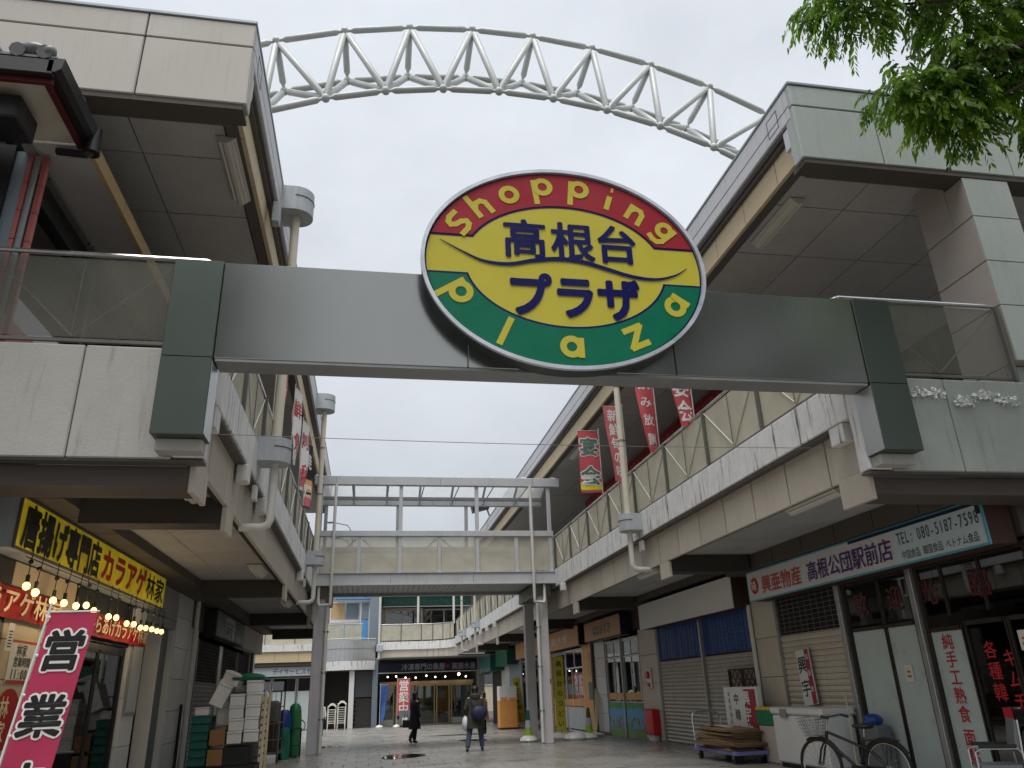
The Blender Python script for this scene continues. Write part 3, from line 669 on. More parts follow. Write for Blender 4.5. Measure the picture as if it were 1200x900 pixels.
def strokes(name, mt, paths, w, y):
    """brush strokes: polylines with a width, as flat ribbons with round ends"""
    m = MB()
    for pts in paths:
        ww = w; p = [Vector((a, 0, b)) for a, b in pts]; closed = (p[0]-p[-1]).length < 1e-4
        L_, R2 = [], []
        for i, q in enumerate(p):
            if closed: t = (p[1] - p[-2]) if i in (0, len(p)-1) else p[i+1]-p[i-1]
            else: t = p[min(i+1, len(p)-1)] - p[max(i-1, 0)]
            t.normalize(); nn = Vector((-t.z, 0, t.x))*ww/2; L_.append(q+nn); R2.append(q-nn)
        for i in range(len(p)-1):
            k = len(m.v); m.v += [tuple(SC + v - Vector((0, SC.y - y, 0))) for v in (L_[i], L_[i+1], R2[i+1], R2[i])]; m.f.append((k, k+1, k+2, k+3))
    me = m.mesh(name, mt, fix=False); c = sum((v.co for v in me.vertices), Vector())/len(me.vertices); me.transform(Matrix.Translation(-c)); OS.add(name, me, c - OS.off)
for word, xs_, dz, sz, bo_, sx_ in (('高根台', (-.50, .09, .64), .335, .56, .024, 1.0), ('プラザ', (-.48, .07, .61), -.42, .60, .040, .9)):
    for ch, cx in zip(word, xs_):
        m = MB(); letter(m, ch, (SC.x+cx, SY, SC.z+dz), X, Z, sz, bo_, sx_)
        me = m.mesh('letter', 'navy', fix=False); c = sum((v.co for v in me.vertices), Vector())/len(me.vertices); me.transform(Matrix.Translation(-c)); OS.add('letter', me, c - OS.off)
# the wave across the middle
m = MB(); N = 48; up_, lo_ = [], []
CP = [(-1.52, .25), (-1.25, .10), (-1.0, -.01), (-.7, -.03), (-.4, .04), (-.1, .08), (.2, .06), (.5, -.02), (.8, -.10), (1.1, -.12), (1.35, -.05), (1.52, .06)]
def wavept(t):
    u = t*(len(CP)-1); i = min(int(u), len(CP)-2); f = u-i; p = [CP[max(0, min(len(CP)-1, i+k))] for k in (-1, 0, 1, 2)]
    return [.5*(2*p[1][q] + (p[2][q]-p[0][q])*f + (2*p[0][q]-5*p[1][q]+4*p[2][q]-p[3][q])*f*f + (3*p[1][q]-p[0][q]-3*p[2][q]+p[3][q])*f**3) for q in (0, 1)]
for i in range(N+1):
    t = i/N; x, z = wavept(t); th = .004 + .026*math.sin(math.pi*t)**.8
    up_.append((SC.x+x, SY, SC.z+z+th)); lo_.append((SC.x+x, SY, SC.z+z-th))
for i in range(N): m.quad(lo_[i], lo_[i+1], up_[i+1], up_[i])
me = m.mesh('wave_stroke', 'navy', fix=False); c = sum((v.co for v in me.vertices), Vector())/len(me.vertices); me.transform(Matrix.Translation(-c)); OS.add('wave_stroke', me, c - OS.off)
# cable strung under the beam
w = MB(); w.path([(-1.72 + (7.74)*i/20, 8.45, 4.29 - .04*math.sin(math.pi*i/20)) for i in range(21)], .004, 5)
solo('cable', w, 'steel_grey', 'thin cable strung across the entrance below the steel beam', 'cable', base=(-1.72, 8.45, 4.25))

# ================================================================== arched truss over the plaza
AT = Thing('arched_truss', 'pale tubular space truss arching over the plaza between the roofs', 'truss', (2.2, 12.4, 10.1))
def arc(cx, ztop, rad, x, y): return Vector((x, y, ztop - (rad - math.sqrt(max(0, rad*rad-(x-cx)**2)))))
ytop, yA, yB = 12.0, 11.6, 12.4
top_n = [arc(2.40, 14.57, 12.1, -2.22 + 1.308*k, ytop) for k in range(-2, 11)]
B_n = [arc(2.30, 13.63, 11.3, p.x*.927 + .02, yB) for p in top_n]
A_n = [arc(2.35, 12.57, 10.6, (top_n[k].x + top_n[k+1].x)/2*.845 + .17, yA) for k in range(len(top_n)-1)]
def member(p, q, r=.066):
    d = (q-p).normalized(); Ln = (q-p).length; m = MB()
    a, b = p + d*.11, q - d*.11
    m.path([p + d*.03, a, a + d*.07, b - d*.07, b, q - d*.03], [.03, .03, r, r, .03, .03], 10); AT.mb('tube', m, 'truss', True)
for i, p in enumerate(top_n):
    for q in ([p, B_n[i]] + ([A_n[i]] if i < len(A_n) else [])): AT.mb('node_ball', MB().sphere(q, .085, n=10, m=7), 'truss', True)
    member(p, B_n[i])
    if i < len(top_n)-1:
        member(p, top_n[i+1]); member(B_n[i], B_n[i+1]); member(p, A_n[i]); member(A_n[i], top_n[i+1]); member(B_n[i], A_n[i]); member(A_n[i], B_n[i+1])
        if i < len(A_n)-1: member(A_n[i], A_n[i+1])
for q in (B_n[0], B_n[-1]): AT.mb('support_leg', MB().tube((q.x, q.y, 10.0), q, .1, n=10), 'truss', True)

# ================================================================== footbridge
BR = Thing('footbridge', 'covered footbridge with mesh sides and curved roof crossing the plaza', 'bridge', (2.2, 26.8, 0))
y0, y1 = 25.3, 28.3; bxl, bxr = -1.80, 6.05
for yy, s in ((y0, -1), (y1, 1)):
    for a, b in ((bxl, .62), (.62, 3.30), (3.30, bxr)): BR.box('deck_beam', 'bridge_paint', a+.003, b-.003, yy-.08, yy+.08, 4.83, 5.17, .006)
    BR.box('beam_flange', 'bridge_paint', bxl, bxr, yy-.12, yy+.12, 4.80, 4.828); BR.box('beam_flange', 'bridge_paint', bxl, bxr, yy-.12, yy+.12, 5.172, 5.20)
    BR.box('top_rail', 'bridge_paint', bxl, bxr, yy-.10, yy+.10, 6.36, 6.54, .006)
    for a, b in ((-1.95, -1.25), (-1.25, 2.2), (2.2, 5.4), (5.4, 6.35)): BR.box('eaves_fascia', 'bridge_paint', a+.004, b-.004, yy-.12, yy+.08, 8.07, 8.36, .008)
    xs_ = [-1.70, -.42, .90, 2.18, 3.45, 4.77, 5.95]
    for i, x in enumerate(xs_):
        tall = i in (0, 2, 4, 6); BR.box('post', 'bridge_paint', x-.06, x+.06, yy-.06, yy+.06, 5.201, 8.069 if tall else 6.359, .006)
        if i < 6:
            pn = BR.box('side_panel', 'bridge_panel', x+.065, xs_[i+1]-.065, yy-.01, yy+.01, 5.24, 6.34)
            if s < 0:
                S = BR.sub(pn); up = i % 2 == 0; a, b = x+.1, xs_[i+1]-.1
                S.mb('brace', MB().tube((a, yy+.05, 5.3 if up else 6.28), (b, yy+.05, 6.28 if up else 5.3), .018, n=6), 'steel_bright')
BR.box('deck', 'grey_wall', bxl, bxr, y0+.13, y1-.13, 4.98, 5.16)
for k in range(46):
    w_ = (bxr-bxl)/46; BR.box('soffit_slat', 'bridge_paint', bxl+k*w_+.008, bxl+(k+1)*w_-.008, y0+.13, y1-.13, 4.90, 4.97)
# vaulted roof sheets on arched ribs
N = 10
def vz(t): return 8.30 + .42*math.sin(math.pi*t)
rx = [-1.95, -.72, .48, 1.68, 2.88, 4.08, 5.28, 6.35]
for i in range(len(rx)-1):
    m = MB()
    for k in range(N):
        t0, t1 = k/N, (k+1)/N; m.quad((rx[i]+.03, y0+(y1-y0)*t0, vz(t0)), (rx[i+1]-.03, y0+(y1-y0)*t0, vz(t0)), (rx[i+1]-.03, y0+(y1-y0)*t1, vz(t1)), (rx[i]+.03, y0+(y1-y0)*t1, vz(t1)))
    BR.mb('roof_sheet', m, 'polycarb', True)
for x in rx: BR.mb('roof_rib', MB().path([(x, y0+(y1-y0)*k/N, vz(k/N)) for k in range(N+1)], .045, 6), 'bridge_paint', True)
for x in rx[1:-1]: BR.mb('tie_strut', MB().tube((x, y0+.1, 8.12), (x, y1-.1, 8.12), .02, n=6), 'steel_grey')
BR.box('inner_purlin', 'steel_grey', bxl, bxr, 26.7, 26.85, 7.93, 8.03)
for xc, s in ((-1.56, -1), (5.62, 1)):
    zb = gz(25.6)
    BR.box('column', 'column_paint', xc-.16, xc+.16, 25.45, 25.85, zb, 4.80, .015); BR.box('column', 'column_paint', xc-.16, xc+.16, 27.75, 28.1, gz(28), 4.80, .015)
    BR.box('column_head', 'post_dark', xc-.28, xc+.28, 25.4, 28.2, 4.42, 4.795)
    px = xc + (.22 if s < 0 else -.22)*1
    BR.mb('downpipe', MB().path([(px+.02, 25.38, zb+.05), (px+.02, 25.38, 4.2)], .055, 10), 'pipe_white', True)
    for zz in (.9, 2.2, 3.4): BR.box('pipe_clip', 'post_dark', px-.06, px+.10, 25.33, 25.45, zz, zz+.05)
    qx = xc + s*.05*-1
    BR.mb('downpipe', MB().path([(qx+.28*-s, 25.12, 8.06), (qx+.28*-s, 25.12, 4.35), (qx+.28*-s, 25.14, 4.22), (qx+.1*-s, 25.2, 4.2), (qx-.05*-s, 25.25, 4.2), (qx-.1*-s, 25.3, 4.3), (qx-.1*-s, 25.3, 4.78)], .05, 8), 'pipe_white', True)
BR.box('warning_sticker', 'sign_navy', 5.80-.055, 5.785-.004, 25.44, 25.449, 1.7, 1.85)
# ================================================================== ground floor, right building (facade plane x = 8.7)
FX = 8.70
def rwall(y0, y1, z0, z1, mt='tile_beige', name='wall_panel', x0=FX, x1=FX+.25, bev=.006): return RB.box(name, mt, x0, x1, y0, y1, z0, z1, bev)
def tiled_pillar(bx_, nm, mt, y0, y1, z1, rows, gap=.008):
    for i in range(rows): bx_(nm, mt, y0, y1, z1*i/rows + gap, z1*(i+1)/rows)
def rp(nm, mt, y0, y1, z0, z1): return rwall(y0, y1, z0, z1, mt, nm, FX-.02, FX+.25)
# frieze of dark panels over all shops
y = 8.96
while y < 56:
    rwall(y+.006, y+1.12, 3.30, 4.11, 'beam_brown', 'frieze_panel', FX+.02, FX+.2); RB.box('upper_frieze_panel', 'beam_brown', 8.10, 8.70, y+.012, y+1.118, 3.815 if y < 16 else 3.97, 4.115); y += 1.13
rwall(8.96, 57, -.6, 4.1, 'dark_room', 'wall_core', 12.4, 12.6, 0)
for yy in (8.96, 13.45, 17.0, 23.5, 30.9, 38.0, 46.0, 56.6): rwall(yy, yy+.1, -.6, 4.1, 'room_wall', 'party_wall', FX+.26, 12.4, 0)
RB.box('shop_floor', 'room_wall', FX+.0, 12.4, 8.96, 56.6, -.62, -.02 if False else -.58)
RB.box('shop_floor', 'room_wall', FX+.02, 12.4, 8.96, 30.9, -.1, .02)
def window(T, nm, y0, y1, z0, z1, x, s, frame, panes, glass='glass', fw=.05, depth=.08):
    """framed opening in a wall facing -s*x; panes = list of (ya, yb, za, zb, material)"""
    m = MB()
    f = T.mb(nm, MB().box(min(x, x+s*depth), max(x, x+s*depth), y0, y1, z0, z0+fw).box(min(x, x+s*depth), max(x, x+s*depth), y0, y1, z1-fw, z1)
             .box(min(x, x+s*depth), max(x, x+s*depth), y0, y0+fw, z0+fw, z1-fw).box(min(x, x+s*depth), max(x, x+s*depth), y1-fw, y1, z0+fw, z1-fw), frame)
    S = T.sub(f)
    for (a, b, c, d, g_) in panes:
        S.box('pane', g_, x+s*.03, x+s*.045, a, b, c, d)
        for q in (a, b):
            if y0+fw < q < y1-fw: S.box('mullion', frame, min(x+s*.01, x+s*depth), max(x+s*.01, x+s*depth), q-.03 if q == a else q-.002, q+.002 if q == a else q+.03, c-.03, d+.03)
        if z0+fw < d < z1-fw: S.box('transom', frame, min(x+s*.005, x+s*depth), max(x+s*.005, x+s*depth), a+.025, b-.025, d-.03, d+.03)
    return f
def shutter(T, x, s, y0, y1, z0, z1, mt, pitch=.09, grille=None, gz0=None):
    """roller shutter built of its slats, each a part; optional open grille above"""
    z = z0; zt = gz0 if gz0 else z1
    fr_ = T.box('shutter_frame', 'steel_grey', min(x, x+s*.05), max(x, x+s*.05), y0-.06, y0-.002, z0, z1); T.box('shutter_frame', 'steel_grey', min(x, x+s*.05), max(x, x+s*.05), y1+.002, y1+.06, z0, z1)
    h = pitch
    while z < zt - .02:
        hh = min(h, zt-z); m = MB(); xa, xb = x+s*.035, x+s*.012
        m.prism([(xa, y0, z+.004), (xb, y0, z+hh*.45), (xa, y0, z+hh-.004), (xa+s*.02, y0, z+hh-.004), (xa+s*.02, y0, z+.004)], (0, y1-y0, 0)); T.mb('shutter_slat', m, mt); z += h
    T.box('shutter_backing', 'joint_dark', min(x+s*.06, x+s*.075), max(x+s*.06, x+s*.075), y0, y1, z0, z1)
    if grille:
        n = int((z1-zt)/.09)
        for i in range(n): T.mb('grille_bar', MB().tube((x+s*.02, y0, zt+.05+i*.09), (x+s*.02, y1, zt+.05+i*.09), .006, n=6), grille)
        k = int((y1-y0)/.22)
        for i in range(1, k): T.mb('grille_rod', MB().tube((x+s*.02, y0+i*(y1-y0)/k, zt), (x+s*.02, y0+i*(y1-y0)/k, z1), .006, n=5), grille)
# --- food shop (y 8.96 .. 17)
tiled_pillar(rp, 'pillar_tile', 'tile_beige', 16.0, 17.0, 3.25, 4)
shutter(RB, FX, 1, 13.62, 15.92, .0, 3.2, 'shutter_beige', .11, 'cage_steel', 2.45)
RB.box('door_post', 'frame_alu', FX-.06, FX+.06, 13.42, 13.55, 0, 3.25, .008); RB.box('door_post', 'frame_alu', FX-.06, FX+.06, 11.33, 11.45, 0, 3.25, .008)
window(RB, 'shop_door', 11.47, 13.40, .02, 3.22, FX, 1, 'frame_bronze', [(11.55, 12.28, .1, 2.35, 'frosted'), (12.36, 13.3, .1, 2.35, 'frosted'), (11.55, 12.28, 2.42, 3.17, 'glass_dark'), (12.36, 13.3, 2.42, 3.17, 'glass_dark')], fw=.07)
window(RB, 'shop_window', 8.98, 11.31, .02, 3.22, FX, 1, 'frame_bronze', [(10.55, 11.24, .1, 2.20, 'frosted'), (9.7, 10.45, .1, 2.25, 'glass_dark'), (9.05, 9.62, .1, 2.25, 'glass_dark'), (9.05, 9.9, 2.42, 3.17, 'glass_dark'), (9.95, 10.7, 2.42, 3.17, 'glass_dark'), (10.75, 11.24, 2.42, 3.17, 'glass_dark')], fw=.07)
RD = Vector((0, -1, 0))
for k, ch in enumerate('純手工熟食面點'): writing(RB, 'window_lettering', ch, 'text_red', (FX+.026, 11.04, 2.02 - k*.255 - (.06 if k > 4 else 0)), RD, Z, .25, .012, lift=.004)
for k, ch in enumerate('各種韓'): writing(RB, 'window_lettering', ch, 'text_red', (FX+.026, 10.22, 1.86 - k*.28), RD, Z, .25, .012)
for k, ch in enumerate('キムチ'): writing(RB, 'window_lettering', ch, 'text_red', (FX+.026, 9.90, 1.74 - k*.28), RD, Z, .25, .012)
RB.box('red_seal', 'text_red', FX+.018, FX+.024, 9.98, 10.14, .88, 1.1)
for yy, ch in ((12.9, '歓'), (11.95, '迎'), (11.1, '光'), (10.0, '臨')): writing(RB, 'window_lettering', ch, 'maroon', (FX+.026, yy+.2, 2.78), RD, Z, .42, .02)
for yy, zz in ((11.95, 1.62), (9.42, 1.98)):
    p = RB.box('notice', 'poster_paper', FX+.012, FX+.02, yy-.1, yy+.1, zz-.16, zz+.1); S = RB.sub(p); S.box('notice_print', 'text_pinkred', FX+.008, FX+.0115, yy-.05, yy+.05, zz-.09, zz-.06); S.box('notice_print', 'text_pinkred', FX+.008, FX+.0115, yy-.04, yy+.04, zz-.02, zz+.01)
RB.box('counter', 'wood_dark', 9.6, 10.2, 9.2, 12.6, .02, 1.1)
for i, (yy, zz) in enumerate(((9.6, 2.85), (10.6, 2.9), (12.5, 2.75))):
    RB.mb('interior_lamp', MB().sphere((10.2+.3*i, yy, zz), .05, n=8, m=6), 'shop_lamp', True)
# --- closed shop with blue sheets (y 17.05 .. 23.45)
for a, b in ((17.12, 20.0), (20.12, 23.38)):
    shutter(RB, FX, 1, a, b, 0, 3.2, 'shutter', .10, 'black', 2.22)
    m = MB(); n = 24
    for i in range(n):
        ya, yb = a+(b-a)*i/n, a+(b-a)*(i+1)/n; f = lambda q: .047 + .010*math.sin(q*9)+.006*math.sin(q*23)
        m.quad((FX+f(ya), ya, 2.24), (FX+f(yb), yb, 2.24), (FX+f(yb), yb, 3.19), (FX+f(ya), ya, 3.19))
    RB.mb('blue_sheet', m, 'blue_sheet', True)
RB.mb('shutter_post', MB().box(FX-.05, FX+.02, 20.02, 20.1, 0, 3.22), 'frame_alu')
for yy in (): RB.mb('rust_stain', blob(0, 0, .22, .16, seed=int(yy*3)) if False else MB().sphere((FX+.012, yy, 1.28), .004, .2, .15, n=14, m=8), 'rust')
RB.mb('wall_pipe', MB().tube((FX-.07, 17.03, 0), (FX-.07, 17.03, 3.2), .05, n=10), 'pipe_white', True)
# pillar with alarm bell
tiled_pillar(rp, 'pillar_tile', 'tile_beige', 23.5, 25.1, 3.25, 4)
RB.box('alarm_plate', 'pipe_white', FX-.09, FX-.021, 24.05, 24.4, 1.45, 2.05, .02); RB.mb('alarm_bell', MB().tube((FX-.16, 24.22, 1.85), (FX-.09, 24.22, 1.85), .11, n=14), 'fire_red', True)
RB.box('alarm_button', 'fire_red', FX-.13, FX-.09, 24.14, 24.3, 1.5, 1.62, .01)
# --- mural shop (y 25.1 .. 29.0)
for a, b in ((25.2, 27.0), (27.1, 28.95)):
    mid = (a+b)/2
    window(RB, 'shop_window', a, b, 1.02, 3.1, FX, 1, 'frame_alu', [(a+.05, mid-.03, 1.08, 2.5, 'glass'), (mid+.03, b-.05, 1.08, 2.5, 'glass'), (a+.05, mid-.03, 2.56, 3.05, 'glass_dark'), (mid+.03, b-.05, 2.56, 3.05, 'glass_dark')])
    RB.box('orange_stripe', 'orange', FX+.018, FX+.026, a+.06, b-.06, 1.12, 1.34)
    RB.box('mural_sky', 'mural_blue', FX+.0, FX+.05, a, b, gz(27)+.28, 1.0)
    for k in range(9):
        ya = a+(b-a)*k/9; hh = random.uniform(.08, .2)
        RB.mb('mural_leaf', MB().sphere((FX-.001, ya+.1, .93), .004, .14, hh*.7, n=10, m=6), 'grass_green')
    for k in range(26):
        ya = a+.06+(b-a-.12)*random.random(); zz = gz(27)+.32+.28*random.random()
        RB.mb('mural_flower', MB().sphere((FX-.003-.0005*k, ya, zz), .003, .05, .07, n=8, m=5), random.choice(['mural_flowers', 'grass_green', 'orange', 'mural_flowers', 'sign_yellow', 'text_pinkred']))
    RB.box('mural_base', 'mural_flowers', FX-.0005, FX+.05, a, b, gz(27)-.02, gz(27)+.275)
RB.box('door_post', 'frame_alu', FX-.05, FX+.06, 27.01, 27.09, -.1, 3.15)
RB.box('shelf', 'room_wall', 9.6, 9.9, 25.4, 28.8, 0, 1.5)
# pillar and orange shop
tiled_pillar(rp, 'pillar_tile', 'tile_grey', 29.05, 30.4, 3.2, 5)
RB.mb('wall_pipe', MB().tube((FX-.08, 30.55, -.1), (FX-.08, 30.55, 3.2), .06, n=10), 'post_dark', True)
rwall(30.7, 32.3, -.14, 3.2, 'orange', 'orange_wall', FX-.02); RB.box('teal_notice', 'gas_green', FX-.03, FX-.022, 31.0, 31.5, 1.1, 1.75)
for k in range(3): RB.box('wall_sign', 'ochre_trim', FX-.035, FX-.022, 31.1, 31.5, 1.95+k*.32, 2.2+k*.32)
window(RB, 'shop_door', 32.35, 35.3, -.15, 3.1, FX, 1, 'white_paint', [(32.45, 33.3, -.05, 2.35, 'glass'), (33.36, 34.2, -.05, 2.35, 'glass'), (34.26, 35.2, -.05, 2.35, 'glass'), (32.45, 33.7, 2.42, 3.05, 'glass_dark'), (33.8, 35.2, 2.42, 3.05, 'glass_dark')])
window(RB, 'shop_window', 35.35, 38.0, -.2, 3.1, FX, 1, 'frame_alu', [(35.45, 36.2, -.1, 3.0, 'glass'), (36.26, 37.0, -.1, 3.0, 'glass'), (37.06, 37.9, -.1, 3.0, 'glass')])
for a, b in ((32.5, 35.2), (35.5, 37.9)):
    RB.box('orange_stripe', 'orange', FX+.016, FX+.024, a, b, .85, 1.12); RB.box('frosted_film', 'frosted', FX+.018, FX+.026, a, b, -.05, .8)
rwall(38.1, 39.6, -.25, 3.2, 'orange', 'orange_wall'); rwall(39.65, 41.2, -.25, 3.2, 'tile_grey', 'pillar_tile')
window(RB, 'shop_window', 41.3, 45.8, -.3, 3.1, FX, 1, 'frame_alu', [(41.4, 43.4, -.2, 3.0, 'glass_dark'), (43.5, 45.7, -.2, 3.0, 'glass_dark')])
rwall(45.9, 50.0, -.45, 3.3, 'blue_grey_wall', 'grey_wall_panel'); rwall(50.05, 53, -.5, 3.3, 'tile_grey', 'pillar_tile'); rwall(53.05, 57, -.6, 3.3, 'beam_dark', 'dark_shopfront')
RB.box('flower_poster', 'grass_green', FX-.02, FX-.012, 51.3, 52.7, .6, 1.6)
# ================================================================== shop signs, right
def board(nm, label, x, y0, y1, z0, z1, mt, depth=.45, rim='steel_grey', side=1, sidemt='beam_dark'):
    t = Thing(nm, label, 'sign', (x + side*depth/2, (y0+y1)/2, z0))
    t.box('sign_case', sidemt, min(x+side*.012, x+side*depth), max(x+side*.012, x+side*depth), y0+.01, y1-.01, z0+.01, z1-.01)
    t.box('sign_face', mt, min(x+side*.004, x+side*.0115), max(x+side*.004, x+side*.0115), y0+.03, y1-.03, z0+.03, z1-.03)
    m = MB()
    for q in ((y0, y1, z0, z0+.03), (y0, y1, z1-.03, z1), (y0, y0+.03, z0+.03, z1-.03), (y1-.03, y1, z0+.03, z1-.03)): m.box(min(x, x+side*.03), max(x, x+side*.03), *q)
    t.mb('sign_frame', m, rim); return t
S1 = board('shop_sign', 'long pale shop sign with red and purple lettering and phone number', 8.24, 9.05, 16.15, 3.17, 3.80, 'shop_sign_pale', .44, 'teal_frame', 1, 'wood_dark')
S1.box('blue_half', 'shop_sign_blue', 8.236, 8.2385, 9.10, 11.0, 3.21, 3.76); S1.box('navy_edge', 'sign_navy', 8.232, 8.2355, 9.08, 12.2, 3.725, 3.775); S1.box('navy_edge', 'sign_navy', 8.232, 8.2355, 9.08, 9.16, 3.6, 3.724)
o_ = Vector((8.236, 0, 3.47))
S1.mb('round_logo', MB().tube((8.236, 15.82, 3.48), (8.231, 15.82, 3.48), .17, n=20), 'text_red'); writing(S1, 'logo_mark', '味', 'text_white', (8.231, 15.95, 3.48), RD, Z, .24, .015)
writing(S1, 'lettering', '興亜物産', 'text_pinkred', (8.236, 15.50, 3.46), RD, Z, .38, .012, 1.08)
writing(S1, 'lettering', '高根公団駅前店', 'text_purple', (8.232, 13.66, 3.46), RD, Z, .38, .012, .98)
writing(S1, 'lettering', 'TEL: 080-5187-7598', 'text_grey', (8.232, 10.90, 3.57), RD, Z, .26, .006, .62)
writing(S1, 'lettering', '中国食品 韓国食品 ベトナム食品', 'text_grey', (8.232, 10.86, 3.31), RD, Z, .15, .004, .74)
S2 = board('blank_sign', 'blank white sign box above the two shutters with blue sheets', 8.24, 17.0, 23.55, 3.14, 3.86, 'white_paint', .44, 'white_paint', 1, 'wood_dark')
S3 = board('faded_sign', 'faded orange sign with green lettering above the mural window', 8.27, 25.6, 30.2, 3.15, 3.86, 'orange_sign', .41, 'wood_dark', 1, 'sign_navy'); writing(S3, 'lettering', 'はなみずき', 'text_green', (8.272, 29.0, 3.5), RD, Z, .42, .02, 1.1)
S4 = board('faded_sign', 'plain orange sign board just behind the right footbridge column', 8.27, 31.2, 37.2, 3.15, 3.90, 'orange_sign', .41, 'orange', 1, 'sign_navy'); writing(S4, 'lettering', '高根台いきいき館', 'text_white', (8.272, 36.0, 3.5), RD, Z, .36, .01)
S5 = board('faded_sign', 'orange and grey sign board left of the right footbridge column', 8.27, 38.4, 45.2, 3.15, 3.95, 'orange_sign', .41, 'orange', 1, 'sign_navy'); S5.box('grey_square', 'drain_box', 8.262, 8.27, 40.6, 42.6, 3.2, 3.9)
S6 = board('green_sign', 'dark green sign box at the far right of the arcade', 8.0, 46.6, 51.0, 2.95, 3.9, 'sign_green', .6, 'sign_teal_dark', 1, 'sign_teal_dark'); writing(S6, 'lettering', '薬局', 'text_green', (8.0, 49.8, 3.45), RD, Z, .6, .02)
S7 = board('green_sign', 'teal sign box beside the dark blue fish shop sign', 7.75, 51.6, 56.6, 2.75, 3.75, 'sign_teal', .9, 'sign_teal_dark', 1, 'sign_teal_dark')

# ================================================================== ground floor, left building (facade plane x = -4.45)
GX = -4.45
def lw(nm, mt, y0, y1, z0, z1, x1=GX, x0=GX-.25, bev=.006): return LB.box(nm, mt, x0, x1, y0, y1, z0, z1, bev)
def lp(nm, mt, y0, y1, z0, z1): return lw(nm, mt, y0, y1, z0, z1, GX+.02)
y = 8.96
while y < 33:
    lw('frieze_panel', 'beam_brown', y+.006, min(33.4, y+1.12), 3.30, 4.11, GX-.02, GX-.2); LB.box('upper_frieze_panel', 'beam_brown', GX, -3.80, y+.012, min(33.4, y+1.118), 3.945, 4.115); y += 1.13
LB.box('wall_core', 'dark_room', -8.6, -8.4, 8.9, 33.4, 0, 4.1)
LB.box('shop_floor', 'room_wall', -8.4, GX-.02, 8.9, 33.4, -.1, .02)
for yy in (8.9, 17.0, 19.6, 33.3): LB.box('party_wall', 'room_wall', -8.4, GX-.26, yy, yy+.1, 0, 4.1)
# fried chicken shop
lw('timber_wall', 'black', 9.0, 10.75, .0, 3.28)
for k in range(7): lw('wall_tile', 'ochre_tile', 10.77, 11.85, k*.47+.004, (k+1)*.47-.004); lw('wall_tile', 'ochre_tile', 11.86, 13.0, k*.47+.004, (k+1)*.47-.004)
window(LB, 'shop_door', 13.1, 16.0, .02, 2.5, GX, -1, 'black', [(13.2, 14.5, .1, 2.4, 'glass'), (14.6, 15.9, .1, 2.4, 'glass')], fw=.09)
window(LB, 'shop_window', 9.05, 10.6, .7, 2.6, GX+.03, -1, 'black', [(9.15, 10.5, .8, 2.5, 'glass_dark')], fw=.08)
lw('door_head', 'black', 13.05, 16.1, 2.52, 3.28)
for k in range(5): LB.box('menu_strip', 'poster_paper', GX-.075, GX-.07, 15.1+.12*k, 15.2+.12*k, 1.35, 2.15)
LB.box('low_poster', 'orange', GX-.075, GX-.07, 13.4, 15.8, .3, .75); LB.mb('interior_lamp', MB().tube((-5.6, 13.5, 3.0), (-5.6, 15.6, 3.0), .03, n=8), 'shop_lamp'); LB.box('interior_shelf', 'ochre_trim', -6.2, -5.6, 13.3, 15.8, .02, 1.9)
tiled_pillar(lp, 'pillar_tile', 'tile_grey', 16.15, 17.05, 3.28, 4)
nb = lw('notice_board', 'steel_grey', 16.25, 16.98, 1.35, 2.66, GX+.06, GX+.021); LB.sub(nb).box('notice_sheet', 'drain_box', GX+.061, GX+.066, 16.3, 16.93, 1.41, 2.6)
lw('door_leaf', 'column_pink', 17.35, 18.4, .0, 3.05, GX-.35, GX-.42); lw('mailbox', 'black', 17.2, 17.45, 1.5, 2.2, GX-.05, GX-.25); LB.mb('door_handle', MB().path([(GX-.34, 17.6, 1.1), (GX-.2, 17.6, 1.12), (GX-.2, 17.9, 1.1)], .02, 6), 'steel_bright', True)
lw('grey_door', 'door_grey', 18.5, 19.55, 0, 3.1, GX-.12, GX-.2); lw('door_jamb', 'white_paint', 18.41, 18.49, 0, 3.2, GX, GX-.3); lw('door_jamb', 'white_paint', 19.56, 19.62, 0, 3.2, GX, GX-.3)
lw('door_lintel', 'grey_wall', 17.06, 19.62, 3.1, 3.29, GX, GX-.25)
tiled_pillar(lp, 'pillar_tile', 'tile_grey', 19.65, 21.2, 4.1, 6); LB.mb('wall_pipe', MB().tube((GX+.1, 21.35, 0), (GX+.1, 21.35, 4.1), .06, n=10), 'pipe_white', True); LB.mb('wall_pipe', MB().tube((GX+.07, 20.9, 0), (GX+.07, 20.9, 1.5), .035, n=8), 'black', True)
lw('wall_panel', 'grey_wall', 17.06, 19.62, 3.3, 4.11, GX+.01)
lw('wall_panel', 'tile_grey', 21.22, 22.4, 0, 4.1, GX-.02)
for a, b in ((22.5, 25.6), (26.2, 29.0), (29.4, 31.9)): shutter(LB, GX, -1, a, b, 0, 3.1, 'shutter_dark', .11, 'black', 2.05)
lw('shutter_post', 'frame_alu', 25.66, 26.1, 0, 3.1); tiled_pillar(lp, 'pillar_tile', 'tile_grey', 32.0, 33.4, 3.6, 5); LB.mb('wall_pipe', MB().tube((GX+.1, 31.95, 0), (GX+.1, 31.95, 3.6), .06, n=10), 'post_dark', True)
